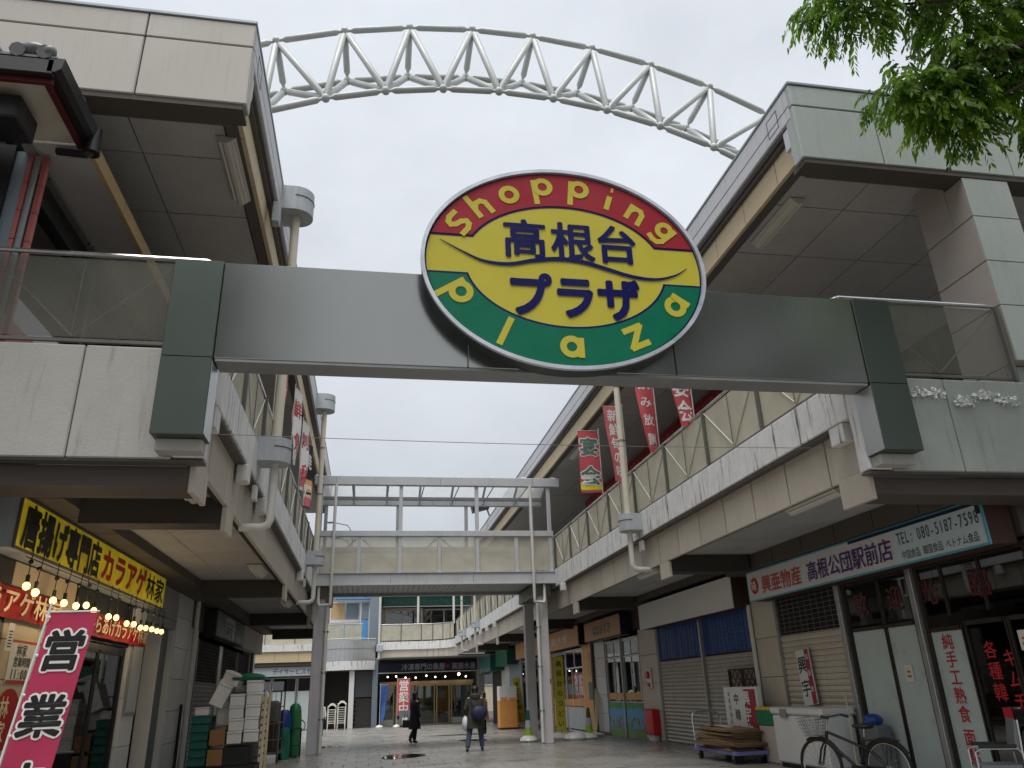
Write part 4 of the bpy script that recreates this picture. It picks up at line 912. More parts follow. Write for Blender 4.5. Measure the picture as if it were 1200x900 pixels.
# fried chicken sign, lit from within
def lboard(label, x, y0, y1, z0, z1, mt, depth, rim, sidemt): return board('shop_sign', label, x, y0, y1, z0, z1, mt, depth, rim, -1, sidemt)
Y1 = lboard('lit yellow sign with black and red lettering above the fried chicken shop', -4.14, 9.85, 17.0, 3.30, 3.93, 'lit_yellow', .75, 'gutter_dark', 'drain_box')
LD = Vector((0, 1, 0))
writing(Y1, 'lettering', '唐揚げ専門店', 'text_black', (-4.14, 9.98, 3.61), LD, Z, .54, .045, .89)
writing(Y1, 'lettering', 'カラアゲ', 'text_red', (-4.14, 12.93, 3.61), LD, Z, .52, .042, 1.24)
writing(Y1, 'lettering', '林家', 'text_black', (-4.14, 15.55, 3.61), LD, Z, .48, .024, 1.36)
Y2 = lboard('small dim white and teal shop sign over the dark shutters on the left', -4.12, 22.9, 27.9, 3.2, 3.88, 'door_grey', .34, 'gutter_dark', 'black')
Y2.box('pale_square', 'drain_box', -4.119, -4.113, 24.3, 25.9, 3.26, 3.82); Y2.box('teal_square', 'sign_teal_dark', -4.119, -4.113, 26.1, 27.6, 3.26, 3.82); writing(Y2, 'lettering', '麻雀', 'text_grey', (-4.113, 24.4, 3.5), LD, Z, .5, .01, 1.2)
Y3 = lboard('blank grey sign panel next to the teal sign on the left', -4.14, 27.95, 33.0, 3.17, 3.9, 'concrete_parapet', .31, 'concrete_parapet', 'concrete_parapet')
# ================================================================== restaurant upstairs left
RS = Thing('upstairs_restaurant', 'dark traditional restaurant front with tiled eave on the left upper deck', 'restaurant', (-6, 9.5, 5.06))
m = MB()
RS.box('eave_board', 'soot_black', -9.5, -3.60, 7.12, 7.20, 7.92, 8.12, .01); RS.box('maroon_board', 'maroon', -9.5, -3.62, 7.201, 7.25, 7.86, 7.98)
RS.box('eave_soffit', 'cream_board', -9.5, -3.66, 7.25, 8.34, 7.96, 8.0)
RS.mb('verge_gutter', MB().prism([(-3.66, 7.12, 8.14), (-3.50, 7.12, 8.14), (-3.52, 7.12, 8.0), (-3.58, 7.12, 7.95), (-3.66, 7.12, 7.95)], (0, 1.24, 0)), 'soot_black'); RS.box('maroon_board', 'maroon', -3.72, -3.665, 7.25, 8.34, 7.88, 7.958)
RS.mb('gutter_end', MB().tube((-3.55, 8.30, 7.80), (-3.55, 8.30, 8.16), .10, .08, 12), 'soot_black', True); RS.mb('gutter_elbow', MB().path([(-3.55, 8.3, 7.84), (-3.6, 8.3, 7.78), (-3.72, 8.32, 7.80), (-3.95, 8.36, 7.84)], .05, 8), 'soot_black', True)
for i in range(22):
    x = -3.72 - i*.27
    RS.mb('roof_tile', MB().path([(x, 7.10, 8.20), (x, 7.6, 8.30), (x, 8.12, 8.42)], [.085, .08, .075], 8), 'tile_roof', True)
    RS.mb('roof_tile_pan', MB().box(x-.135, x+.135, 7.12, 8.12, 8.13, 8.16), 'tile_roof')
RS.mb('ridge_end_tile', MB().sphere((-3.85, 7.2, 8.27), .17, .12, .10, n=14, m=8), 'tile_roof', True); RS.mb('ridge_end_tile', MB().sphere((-3.68, 7.14, 8.24), .07, n=10, m=6), 'tile_roof', True)
RS.box('black_beam', 'soot_black', -9.5, -4.10, 7.5, 7.75, 7.62, 7.84, .01); RS.box('black_beam_end', 'soot_black', -4.42, -4.0, 7.42, 7.9, 7.55, 7.86, .02)
RS.box('black_post', 'soot_black', -4.72, -4.46, 8.45, 8.7, 5.06, 7.95)
RS.box('blue_grey_wall', 'blue_grey_wall', -4.46, -4.32, 8.5, 8.62, 5.06, 7.9); RS.box('front_wall', 'soot_black', -9.5, -4.72, 8.7, 8.85, 5.06, 8.3)
z = 5.06
while z < 7.9:
    RS.box('pink_tile', 'pink_tile', -4.32, -4.27, 8.5, 8.66, z+.004, min(7.9, z+.4)-.004, .004); RS.box('pink_tile', 'pink_tile', -4.18, -4.12, 8.55, 8.62, z+.004, min(7.9, z+.4)-.004, .004); z += .4
RS.mb('downpipe', MB().tube((-4.225, 8.53, 5.06), (-4.225, 8.53, 7.85), .036, n=10), 'steel_grey', True)
RS.box('side_wall_low', 'pink_tile', -4.5, -4.38, 8.8, 20.0, 5.06, 5.9); RS.box('side_wall_head', 'soot_black', -4.52, -4.36, 8.8, 20.0, 7.55, 8.4)
for k in range(5):
    yy = 8.9+2.2*k
    w = RS.box('window_frame', 'soot_black', -4.48, -4.36, yy, yy+.12, 5.9, 7.55); RS.box('window', 'glass_dark', -4.46, -4.45, yy+.12, yy+2.2, 5.9, 7.55)
RS.box('interior_wall', 'ochre_trim', -6.5, -6.4, 8.9, 20, 5.06, 8.4)
RS.box('canopy_soffit', 'soffit', -4.35, -3.66, 8.36, 20.0, 7.94, 7.98); RS.box('canopy_rail', 'frame_alu', -4.36, -4.26, 8.36, 20, 7.88, 7.938)
yy = 8.36
while yy < 20: RS.box('canopy_fascia', 'ochre_trim', -3.655, -3.60, yy+.006, yy+1.4, 7.92, 8.14); yy += 1.41
RS.box('canopy_top', 'beam_dark', -4.35, -3.66, 8.36, 20, 8.0, 8.1)

# ================================================================== lights under the soffits
fluor(-2.24, 9.2, 10.7, 8.98, 'long white tube light under the left roof soffit')
fluor(6.75, 9.5, 10.9, 8.98, 'long white tube light under the right roof soffit')
fluor(6.75, 15.5, 16.9, 8.98, 'tube light under the right roof behind the cream downpipe'); fluor(6.75, 23.2, 24.6, 8.98, 'far tube light under the right roof beside the footbridge')
fluor(-2.36, 9.5, 10.55, 4.12, 'tube light under the left deck nearest the entrance'); fluor(-2.36, 16.4, 17.6, 4.12, 'tube light under the left deck beyond the yellow sign'); fluor(-2.36, 22.6, 23.8, 4.12, 'tube light under the left deck beside the footbridge column')
fluor(6.62, 9.7, 11.1, 4.12, 'tube light under the right deck near the phone number sign'); fluor(6.62, 17.2, 18.5, 4.12, 'tube light under the right deck above the shutters'); fluor(6.62, 33.2, 34.4, 4.12, 'small tube light under the right deck beyond the footbridge')

# ================================================================== flags and banners
def flag(nm, label, base, zt, h, w, dirv, cloth, text=None, tmat='text_white', lean=(0, 0, 0), group=None, outline=None, size=None, poleh=None, wave=.04, seed=0, taper=0.0, twist=0.0, zbase=None, panel=None, base_block=False):
    """nobori flag: pole, top arm and cloth; dirv = horizontal direction in which the cloth leaves the pole"""
    b = Vector(base); dirv = Vector(dirv).normalized(); lean = Vector(lean); nr = Vector((-dirv.y, dirv.x, 0)); t = Thing(nm, label, 'banner', b, group=group)
    zp = (zt - b.z); up = (Z + lean).normalized()
    t.mb('pole', MB().tube(b, b + up*(zp+.08), .012, n=8), 'white_plastic', True)
    topp = b + up*zp; t.mb('arm', MB().tube(topp - dirv*.03, topp + dirv*(w+.03), .008, n=6), 'white_plastic', True)
    NX, NZ = 8, 22; m = MB(); rnd = random.Random(seed); p1, p2 = rnd.uniform(0, 6), rnd.uniform(0, 6)
    def pt(u, v, off=0.0):
        ww = w*(1 - taper*v*(1 if True else 0)); d2 = (dirv*math.cos(twist*v) + nr*math.sin(twist*v))
        wv = wave*(.15+v)*(math.sin(3.1*v*2+p1+u*2.2)+.5*math.sin(u*5+p2+v*3))
        return topp - up*(v*h + .01) + d2*(.02 + u*ww) + nr*(wv + off)
    idx = {}
    for j in range(NZ+1):
        for i in range(NX+1): idx[(i, j)] = len(m.v); m.v.append(tuple(pt(i/NX, j/NZ)))
    for j in range(NZ):
        for i in range(NX): m.f.append((idx[(i, j)], idx[(i+1, j)], idx[(i+1, j+1)], idx[(i, j+1)]))
    t.mb('cloth', m, cloth, True)
    for k in range(6): q = topp - up*(.05 + k*(h-.1)/5); t.mb('loop', MB().tube(q, q + dirv*.03, .014, n=6), 'white_plastic')
    side = -1 if nr.y > 0 else 1                      # towards the plaza entrance
    if panel:
        for (v0, v1, mt) in panel:
            mm = MB()
            for j in range(8):
                for i in range(NX): va, vb = v0+(v1-v0)*j/8, v0+(v1-v0)*(j+1)/8; mm.quad(pt(i/NX, va, side*.003), pt((i+1)/NX, va, side*.003), pt((i+1)/NX, vb, side*.003), pt(i/NX, vb, side*.003))
            t.mb('printed_field', mm, mt)
    if text:
        n = len(text); ch_h = h*.94/n; s = size or min(ch_h*.98, w*.86)
        # reading direction seen from the entrance side (-y)
        for ly, (bold, mt, lift) in enumerate(([(.085, outline, .004)] if outline else []) + [(.034 if outline else .022, tmat, .007 if outline else .005)]):
            flip = 1 if dirv.x >= 0 or abs(dirv.y) > .7 else -1
            for k, ch in enumerate(text):
                mm = MB(); gm, gf = glyph(ch, bold); vc = .03 + (k+.5)*ch_h/h
                for nn, (dx, dy) in enumerate(copies(bold)):
                    kk = len(mm.v)
                    for p in gm:
                        uu = .5 + flip*(p.x+dx-.5)*s/w; vv = vc - (p.y+dy-.38)*s/h; mm.v.append(tuple(pt(min(max(uu, 0), 1), min(max(vv, 0), 1), side*(lift + .0002*nn))))
                    mm.f += [tuple(kk+i for i in q) for q in gf]
                me = mm.mesh('letter', mt, fix=False); c = sum((v.co for v in me.vertices), Vector())/len(me.vertices); me.transform(Matrix.Translation(-c)); t.add('letter', me, c - t.off)
    if base_block: t.mb('water_base', MB().loft([[(b.x + r*math.cos(2*math.pi*i/16), b.y + r*math.sin(2*math.pi*i/16), b.z + zz) for i in range(16)] for r, zz in ((.24, 0), (.26, .05), (.22, .12), (.08, .18))]), 'white_plastic', True)
    return t
flag('nobori_flag', 'pink banner reading open for business at the fried chicken shop', (-3.22, 7.9, 0), 2.38, 1.75, .40, (1, 0, 0), 'pink_cloth', '営業中', 'text_black', lean=(.14, -.02, 0), outline='text_white', size=.36, wave=.012, seed=3, base_block=True)
FG = 'banners along the upper railings'
flag('nobori_flag', 'green lettered banner with pale outlines on the right upper railing', (6.32, 20.1, 5.28), 8.42, 1.8, .60, (-1, 0, 0), 'red_cloth', '宴会', 'green_flagtext', group=FG, outline='white_cloth', size=.56, seed=5, panel=[(.84, .96, 'yellow_cloth')], wave=.03)
flag('nobori_flag', 'red banner with white lettering left of the tall cream downpipe', (6.32, 17.9, 5.28), 8.36, 2.0, .50, (-1, 0, 0), 'red_cloth2', '新鮮旬の味', 'text_white', group=FG, seed=8, wave=.05, taper=.35, size=.34)
flag('nobori_flag', 'narrow twisted red banner right of the tall cream downpipe', (6.32, 15.6, 5.28), 8.40, 2.0, .42, (-1, .4, 0), 'red_cloth', '飲み放題', 'text_white', group=FG, seed=11, wave=.06, taper=.2, twist=.9, size=.3)
flag('nobori_flag', 'red and white banner at the right end nearest the steel beam', (6.32, 13.6, 5.28), 8.1, 1.75, .52, (-1, 0, 0), 'red_cloth', '大宴会', 'text_white', group=FG, seed=14, wave=.04, taper=.45, size=.5)
flag('nobori_flag', 'red and white banner on the left upper railing nearest the beam', (-1.95, 14.2, 5.28), 8.0, 1.8, .5, (.28, 1, 0), 'red_cloth2', '居酒屋', 'text_white', group=FG, seed=21, wave=.05, size=.44)
flag('nobori_flag', 'red and white banner beside the first downpipe on the left railing', (-1.95, 17.6, 5.28), 8.5, 1.8, .5, (.28, 1, 0), 'white_cloth', '鮮魚', 'text_red', group=FG, seed=22, wave=.05, size=.48)
flag('nobori_flag', 'white banner with red print in the middle of the left railing', (-1.95, 20.0, 5.28), 8.5, 1.9, .5, (.28, 1, 0), 'white_cloth', '刺身', 'red_cloth' if False else 'text_red', group=FG, seed=23, wave=.05, size=.48, panel=[(.7, .95, 'red_cloth2')])
flag('nobori_flag', 'black banner with orange foot at the far left railing', (-1.95, 21.6, 5.28), 8.4, 1.9, .5, (.28, 1, 0), 'coat_black', '焼鳥', 'text_white', group=FG, seed=24, wave=.05, size=.46, panel=[(.55, .75, 'orange'), (.8, .98, 'red_cloth2')])
flag('nobori_flag', 'red banner with white lettering standing before the fish shop', (2.05, 57.0, gz(57)), 2.55, 2.35, .85, (1, 0, 0), 'red_cloth', '営業中', 'text_white', size=.72, wave=.02, seed=31, base_block=True)
flag('nobori_flag', 'blue and white banner left of the red fish shop banner', (.9, 57.5, gz(57)), 2.2, 2.3, .55, (1, .3, 0), 'blue_cloth', None, seed=33, wave=.05, taper=.5, base_block=True)
def yellow_stand(x, y, h, w, lean, label, s):
    t = Thing('yellow_standing_sign', label, 'sign', (x, y, gz(y))); b = Vector((x, y, gz(y))); up = Vector((lean, 0, 1)).normalized(); r = Vector((1, 0, -lean)).normalized()
    t.mb('sign_panel', MB().obox(b + up*(h/2+.25), r*(w/2), Y*.02, up*(h/2)), 'yellow_sign')
    writing(t, 'lettering', s, 'text_black', b + up*(h+.25 - w*.7) + Vector((0, -.022, 0)), r, up, w*.62, .012, vertical=True, step=(h-w*.5)/len(s))
    t.mb('stem', MB().tube(b + Z*.1, b + up*.3, .03, n=8), 'steel_grey')
    t.mb('water_base', MB().loft([[(x + rr*1.2*math.cos(2*math.pi*i/16), y + rr*math.sin(2*math.pi*i/16), gz(y)+zz) for i in range(16)] for rr, zz in ((.36, 0), (.4, .08), (.33, .18), (.1, .24))]), 'white_plastic', True)
yellow_stand(8.0, 42.5, 2.2, .42, -.11, 'leaning yellow banner sign on a white base beside the orange box', 'まつりを楽しむ')
yellow_stand(6.55, 27.6, 2.4, .34, 0.0, 'upright yellow sign right behind the right footbridge column', '高根台のつどい')
def cone(x, y, label):
    t = Thing('traffic_cone', label, 'traffic cone', (x, y, gz(y)), group='green cones by the right footbridge column'); z0 = gz(y)
    t.mb('cone_body', MB().tube((x, y, z0+.04), (x, y, z0+.98), .15, .04, 16), 'cone_green', True)
    t.mb('reflective_band', MB().tube((x, y, z0+.42), (x, y, z0+.66), .112, .082, 16), 'drain_box', True); t.mb('stripe', MB().tube((x, y, z0+.66), (x, y, z0+.96), .082, .045, 16), 'sign_teal_dark', True)
    t.mb('base', MB().loft([[(x + r*math.cos(2*math.pi*i/18)*(1+.06*math.sin(6*2*math.pi*i/18)), y + r*math.sin(2*math.pi*i/18), z0+zz) for i in range(18)] for r, zz in ((.26, 0), (.3, .06), (.26, .14), (.15, .2))]), 'white_plastic', True)
cone(5.28, 27.0, 'green traffic cone with white base left of the footbridge column'); cone(7.35, 27.0, 'green traffic cone with white base right of the footbridge column')
wt = MB(); wt.loft([[(6.75 + r*1.25*math.cos(2*math.pi*i/16), 26.6 + r*math.sin(2*math.pi*i/16), gz(26.6)+zz) for i in range(16)] for r, zz in ((.26, 0), (.3, .08), (.25, .2), (.1, .26))])
solo('water_weight', wt, 'white_plastic', 'empty white plastic weight on the paving between column and cone', 'weight', smooth=True)
# ================================================================== light bulbs, noren and posters of the fried chicken shop
LG = 'bulbs strung under the yellow sign'
LT = [(10.05, 2.88), (10.33, 2.84), (10.92, 2.81), (11.3, 2.82), (11.75, 2.83), (12.15, 2.88), (12.5, 2.84), (13.2, 2.82), (13.6, 2.84), (14.2, 2.80), (14.6, 2.82), (15.05, 2.80), (15.4, 2.82), (15.8, 2.83), (16.2, 2.83), (16.55, 2.84)]
for k, (yy, zz) in enumerate(LT):
    nth = ['first', 'second', 'third', 'fourth', 'fifth', 'sixth', 'seventh', 'eighth', 'ninth', 'tenth', 'eleventh', 'twelfth', 'thirteenth', 'fourteenth', 'fifteenth', 'last'][k]
    t = Thing('light_bulb', 'glowing round bulb, %s from the left under the yellow sign' % nth, 'light bulb', (-4.0, yy, zz), group=LG)
    b_ = t.mb('bulb', MB().sphere((-4.0, yy, zz), .042, .042, .048, n=12, m=8), 'bulb_glow', True)
    t.mb('socket', MB().tube((-4.0, yy, zz+.045), (-4.0, yy, zz+.13), .024, n=8), 'black'); t.mb('cord', MB().tube((-4.0, yy, zz+.13), (-4.0, yy+random.uniform(-.1, .1), 3.29), .006, n=5), 'black')
    t.mb('knot', MB().sphere((-4.0, yy, zz+.28), .03, n=8, m=6), 'black')
    if k % 3 == 1:
        ld = bpy.data.lights.new('bulb_light', 'POINT'); ld.energy = 4; ld.color = (1, .74, .42); ld.shadow_soft_size = .05; lo = bpy.data.objects.new('bulb_light', ld); COL.objects.link(lo); lo.parent = t.o; lo.location = (.09, 0, -.02)
wire = MB(); wire.path([(-4.0, 9.9 + 6.8*i/12, 3.2) for i in range(13)], .008, 5); solo('bulb_wire', wire, 'black', 'black wire carrying the bulbs under the yellow sign', 'wire', base=(-4.0, 9.9, 3.2))
def noren(y0, y1, label, s, sz):
    t = Thing('noren_curtain', label, 'curtain', (-4.38, (y0+y1)/2, 2.58)); n = 24; m = MB()
    for i in range(n):
        a, b = y0+(y1-y0)*i/n, y0+(y1-y0)*(i+1)/n; f = lambda q: -4.36 + .02*math.sin(q*7)
        m.quad((f(a), a, 2.58), (f(b), b, 2.58), (f(b), b, 2.95), (f(a), a, 2.95))
    t.mb('cloth', m, 'noren_red', True); t.mb('rod', MB().tube((-4.36, y0-.05, 2.95), (-4.36, y1+.05, 2.95), .014, n=6), 'wood_dark')
    writing(t, 'lettering', s, 'text_cream', (-4.332, y0+.05, 2.77), LD, Z, sz, .018, (y1-y0-.1)/len(s)/sz)
noren(9.3, 12.25, 'red cloth with cream lettering left of the pink banner', 'カラアゲ林家', .32); noren(13.3, 16.95, 'red cloth with cream lettering over the shop door right of the pink banner', 'からあげカラアゲ林家', .3)
t = Thing('opening_hours_poster', 'white poster with opening hours on the timber wall behind the pink banner', 'poster', (-4.44, 11.5, 1.85)); t.box('sheet', 'poster_paper', -4.445, -4.435, 11.08, 12.0, 1.84, 2.36); t.box('red_edge', 'text_red', -4.434, -4.431, 11.08, 12.0, 1.84, 1.88); t.box('red_edge', 'text_red', -4.434, -4.431, 11.08, 12.0, 2.33, 2.36)
writing(t, 'lettering', '林家', 'text_black', (-4.434, 11.24, 2.24), LD, Z, .16, .01); writing(t, 'lettering', '営業時間', 'text_black', (-4.434, 11.2, 2.10), LD, Z, .13, .01); writing(t, 'lettering', '11:00-', 'text_black', (-4.434, 11.16, 1.95), LD, Z, .17, .012)
t = Thing('round_poster', 'round red poster with cream lettering low on the timber wall', 'poster', (-4.44, 11.35, 1.2)); t.mb('disc', MB().tube((-4.446, 11.3, 1.42), (-4.432, 11.3, 1.42), .36, n=28), 'noren_red'); writing(t, 'lettering', '林家', 'text_cream', (-4.431, 11.18, 1.56), LD, Z, .27, .02, vertical=True)
t = Thing('price_tag', 'small white barcode tag hanging by the dark shop window', 'tag', (-4.3, 10.65, 2.3)); t.box('card', 'poster_paper', -4.32, -4.315, 10.6, 10.76, 2.20, 2.52); 
for k in range(6): t.box('print_line', 'text_black', -4.314, -4.312, 10.63, 10.73, 2.24+k*.035, 2.255+k*.035)

# ================================================================== roll cage with fish boxes, left
t = Thing('stock_dolly', 'black low dolly under the pile of white foam boxes', 'dolly', (-3.05, 19.2, 0)); t.box('platform', 'black', -3.72, -2.30, 18.75, 19.75, .16, .26, .01); t.box('skirt', 'black', -3.0, -2.45, 18.8, 19.7, .261, .62, .01)
for a in (-3.6, -2.42):
    for b_ in (18.9, 19.6): t.mb('wheel', MB().tube((a-.03, b_, .08), (a+.03, b_, .08), .08, n=14), 'rubber', True); t.box('caster_fork', 'steel_grey', a-.045, a+.045, b_-.03, b_+.03, .1, .165)
pal = Thing('wooden_slat_frame', 'cream slatted frame leaning at the right side of the foam boxes', 'pallet', (-2.22, 19.0, .27)); 
for k in range(9): pal.box('slat', 'wood_cream', -2.27, -2.23, 18.85+.0, 19.75, .3+k*.15, .40+k*.15, .006)
for yy in (18.9, 19.6): pal.box('stile', 'wood_cream', -2.229, -2.18, yy, yy+.08, .02, 1.72, .006)
BG = 'stacked goods on the dolly'
def crate(nm, label, x0, x1, y0, y1, z0, z1, mt, cat='box', rot=None, lid=True):
    t = Thing(nm, label, cat, ((x0+x1)/2, (y0+y1)/2, z0), group=BG, local=True); w, d, h = x1-x0, y1-y0, z1-z0
    t.box('body', mt, -w/2+.006, w/2-.006, -d/2+.006, d/2-.006, 0, h*.8, .012)
    if lid: t.box('lid', mt, -w/2, w/2, -d/2, d/2, h*.802, h, .012); t.box('lid_groove', 'drain_box', -w/2+.004, w/2-.004, -d/2+.004, d/2-.004, h*.79, h*.81)
    if rot: t.o.rotation_euler = rot
    return t
t = Thing('teal_crate_stack', 'tall stack of teal crates at the left end of the dolly', 'crates', (-3.5, 19.2, .26), group=BG)
for k in range(6): t.box('crate', 'crate_teal', -3.70, -3.34, 18.85, 19.65, .27+k*.165, .27+k*.165+.158, .012); t.box('crate_rim', 'crate_teal', -3.715, -3.325, 18.835, 19.665, .27+k*.165+.125, .27+k*.165+.15, .006)
crate('foam_box', 'small white foam box on top of the teal crates', -3.68, -3.38, 18.9, 19.4, 1.262, 1.43, 'foam_box')
crate('foam_box', 'white foam box standing tilted on end above the cardboard boxes', -3.46, -3.14, 18.95, 19.35, 1.44, 1.98, 'foam_box', rot=(0, R_(24), R_(8)))
crate('foam_box', 'topmost white foam box tipped on the summit of the pile', -3.2, -2.82, 18.95, 19.35, 1.88, 2.14, 'foam_box', rot=(0, R_(22), R_(-8)))
crate('cardboard_box', 'brown cardboard box, lower of two on the dolly', -3.32, -2.97, 18.8, 19.3, .265, .66, 'cardboard', lid=False); crate('cardboard_box', 'brown cardboard box, upper of two on the dolly', -3.31, -2.98, 18.82, 19.28, .662, 1.04, 'cardboard', lid=False)
nm = ['lowest', 'second', 'third', 'fourth', 'top']
for c, (xa, xb) in enumerate(((-2.95, -2.63), (-2.62, -2.30))):
    for k in range(5 if c else 4):
        z0 = .68 + k*.25 + (.02 if c else 0); crate('foam_box', 'white foam box, %s in the %s column of the neat stack' % (nm[k], 'right' if c else 'left'), xa+random.uniform(-.012, .012), xb+random.uniform(-.012, .012), 18.82, 19.3, z0, z0+.245, 'foam_box')
crate('foam_box', 'white foam box at the back behind the cardboard boxes', -3.28, -2.98, 19.3, 19.7, 1.05, 1.5, 'foam_box'); 
t = Thing('teal_tray', 'teal tray lying on top of the right foam box column', 'tray', (-2.5, 19.1, 1.96), group=BG); t.box('tray', 'crate_teal', -2.95, -2.30, 18.9, 19.5, 1.955, 2.0, .01); t.box('tray_rim', 'crate_teal', -2.97, -2.28, 18.88, 19.52, 2.0, 2.02, .006)
t.mb('net', MB().sphere((-2.62, 19.2, 2.02), .34, .26, .09, n=16, m=8), 'net_green', True)
for k, (xx, yy) in enumerate(((-2.85, 21.2), (-2.65, 23.2))):
    t = Thing('roll_cage', ['wire roll cage of boxes and cloths behind the foam boxes', 'second wire roll cage next to the blue and green bags'][k], 'cart', (xx, yy, 0)); 
    t.box('floor', 'cage_steel', xx-.4, xx+.4, yy-.5, yy+.5, .2, .26)
    for a in (-.4, .4):
        for b_ in (-.5, .5): t.mb('corner_post', MB().tube((xx+a, yy+b_, .1), (xx+a, yy+b_, 1.75), .02, n=8), 'cage_steel'); t.mb('wheel', MB().tube((xx+a-.02, yy+b_, .07), (xx+a+.02, yy+b_, .07), .07, n=12), 'rubber', True)
    for zz in (.55, .95, 1.35, 1.73):
        for b_ in (-.5, .5): t.mb('rail', MB().tube((xx-.4, yy+b_, zz), (xx+.4, yy+b_, zz), .012, n=6), 'cage_steel')
        for a in (-.4, .4): t.mb('rail', MB().tube((xx+a, yy-.5, zz), (xx+a, yy+.5, zz), .012, n=6), 'cage_steel')
    for i in range(1, 6): t.mb('bar', MB().tube((xx-.4+i*.133, yy-.5, .26), (xx-.4+i*.133, yy-.5, 1.73), .008, n=5), 'cage_steel')
    t.box('load', ['door_grey', 'wood_dark'][k], xx-.34, xx+.34, yy-.4, yy+.42, .262, .95, .03); t.box('load', ['bag_navy', 'cage_steel'][k], xx-.3, xx+.3, yy-.35, yy+.35, .952, 1.5, .05)
for x_, y_, h_, mt, lb in ((-2.28, 24.4, 1.25, 'gas_blue', 'tall blue bag standing by the roll cages'), (-2.02, 24.75, 1.4, 'gas_lime', 'tall bright green bag standing by the roll cages'), (-2.22, 23.85, .8, 'gas_green', 'low teal bag in front of the blue and green bags')):
    m = MB(); m.loft([[(x_ + r*math.cos(2*math.pi*i/14)*(1+.10*math.sin(3*i+h_*q*9)), y_ + r*math.sin(2*math.pi*i/14) + .05*math.sin(q*5), h_*q) for i in range(14)] for r, q in ((.15, 0), (.17, .06), (.16, .35), (.175, .6), (.165, .86), (.14, .95), (.08, 1))]); solo('bag', m, mt, lb, 'bag', smooth=True)
t = Thing('wire_stool', 'thin black wire stand right of the green bag', 'stand', (-1.9, 25.0, 0)); 
for a in (-.14, .14):
    for b_ in (-.14, .14): t.mb('leg', MB().tube((-1.95+a, 24.4+b_, 0), (-1.95+a, 24.4+b_, .75), .012, n=6), 'black')
t.mb('top_ring', MB().path([(-2.09, 24.26, .75), (-1.81, 24.26, .75), (-1.81, 24.54, .75), (-2.09, 24.54, .75)], .012, 6, True), 'black'); t.mb('shelf', MB().box(-2.08, -1.82, 24.27, 24.53, .3, .315), 'black')

# ================================================================== right side: cart, cardboard, freezer, bicycle...
cx, cy = 7.75, 17.1
t = Thing('platform_cart', 'lilac platform cart loaded with flattened cardboard', 'cart', (cx, cy, 0)); t.box('platform', 'cart_blue', cx-.38, cx+.42, 16.0, 18.15, .16, .24, .012)
for a in (-.3, .33):
    for b_ in (16.2, 17.95): t.mb('wheel', MB().tube((cx+a-.03, b_, .08), (cx+a+.03, b_, .08), .08, n=14), 'rubber', True); t.box('caster_fork', 'steel_grey', cx+a-.045, cx+a+.045, b_-.03, b_+.03, .1, .165)
t.mb('push_handle', MB().path([(cx-.34, 18.1, .22), (cx-.34, 18.16, .78), (cx-.30, 18.18, .9), (cx-.2, 18.18, .95), (cx+.2, 18.18, .95), (cx+.30, 18.18, .9), (cx+.36, 18.16, .78), (cx+.36, 18.1, .22)], .018, 8), 'steel_bright', True)
t.box('handle_plate', 'drain_box', cx-.33, cx+.35, 18.10, 18.115, .36, .52)
nth = ['bottom', 'second', 'third', 'fourth', 'fifth', 'sixth', 'seventh', 'eighth', 'ninth', 'topmost']
rnd = random.Random(4); z = .242
for k in range(10):
    h = rnd.uniform(.025, .045); tt = Thing('cardboard_sheet', 'flattened brown cardboard, %s of the pile on the lilac cart' % nth[k], 'cardboard', (cx+rnd.uniform(-.06, .06), 16.98+rnd.uniform(-.1, .1), z), rz=rnd.uniform(-.12, .12), group='flattened cardboard on the cart', local=True)
    w, d = rnd.uniform(.30, .42), rnd.uniform(.75, 1.0); tt.box('sheet', 'cardboard_flat', -w, w, -d, d, 0, h*.45, .004); tt.box('fold', 'cardboard_flat', -w*.98, w*.9, -d*.97, d*.9, h*.5, h, .004); z += h + .002
    if k in (4, 7): z += .01
t = Thing('loose_papers', 'pale papers lying on top of the cardboard pile', 'papers', (cx, 17.2, z)); t.add('paper', boxmesh('paper', 'poster_paper', .3, .42, .006), (0, -.1, .01), (.08, .05, .3)); t.add('paper', boxmesh('paper', 'yellow_cloth', .28, .36, .006), (-.1, .35, .012), (-.05, .06, -.2))
t = Thing('standing_sign', 'tall white and red sign board behind the cardboard cart', 'sign', (8.3, 16.95, 0)); sx = 8.22
t.box('panel_case', 'white_paint', sx, sx+.12, 16.42, 18.05, .1, 1.45, .01); t.box('red_half', 'sign_red', sx-.004, sx-.0005, 16.48, 17.02, .16, 1.40)
writing(t, 'lettering', '興宇物産', 'text_white', (sx-.006, 16.92, 1.22), RD, Z, .31, .02, 1.15, vertical=True, step=.33); writing(t, 'lettering', '中韓食品', 'text_black', (sx-.002, 17.42, 1.2), RD, Z, .25, .01, 1.1, vertical=True, step=.33); writing(t, 'lettering', '本格食材あります', 'text_grey', (sx-.002, 17.78, 1.3), RD, Z, .12, .004, vertical=True, step=.145)
for yy in (16.5, 17.95): t.box('foot', 'steel_grey', sx-.1, sx+.25, yy-.03, yy+.03, 0, .1)
t = Thing('lattice_panel', 'dark brown wooden lattice panel against the shutter', 'lattice', (8.6, 17.8, 0)); lx = 8.60
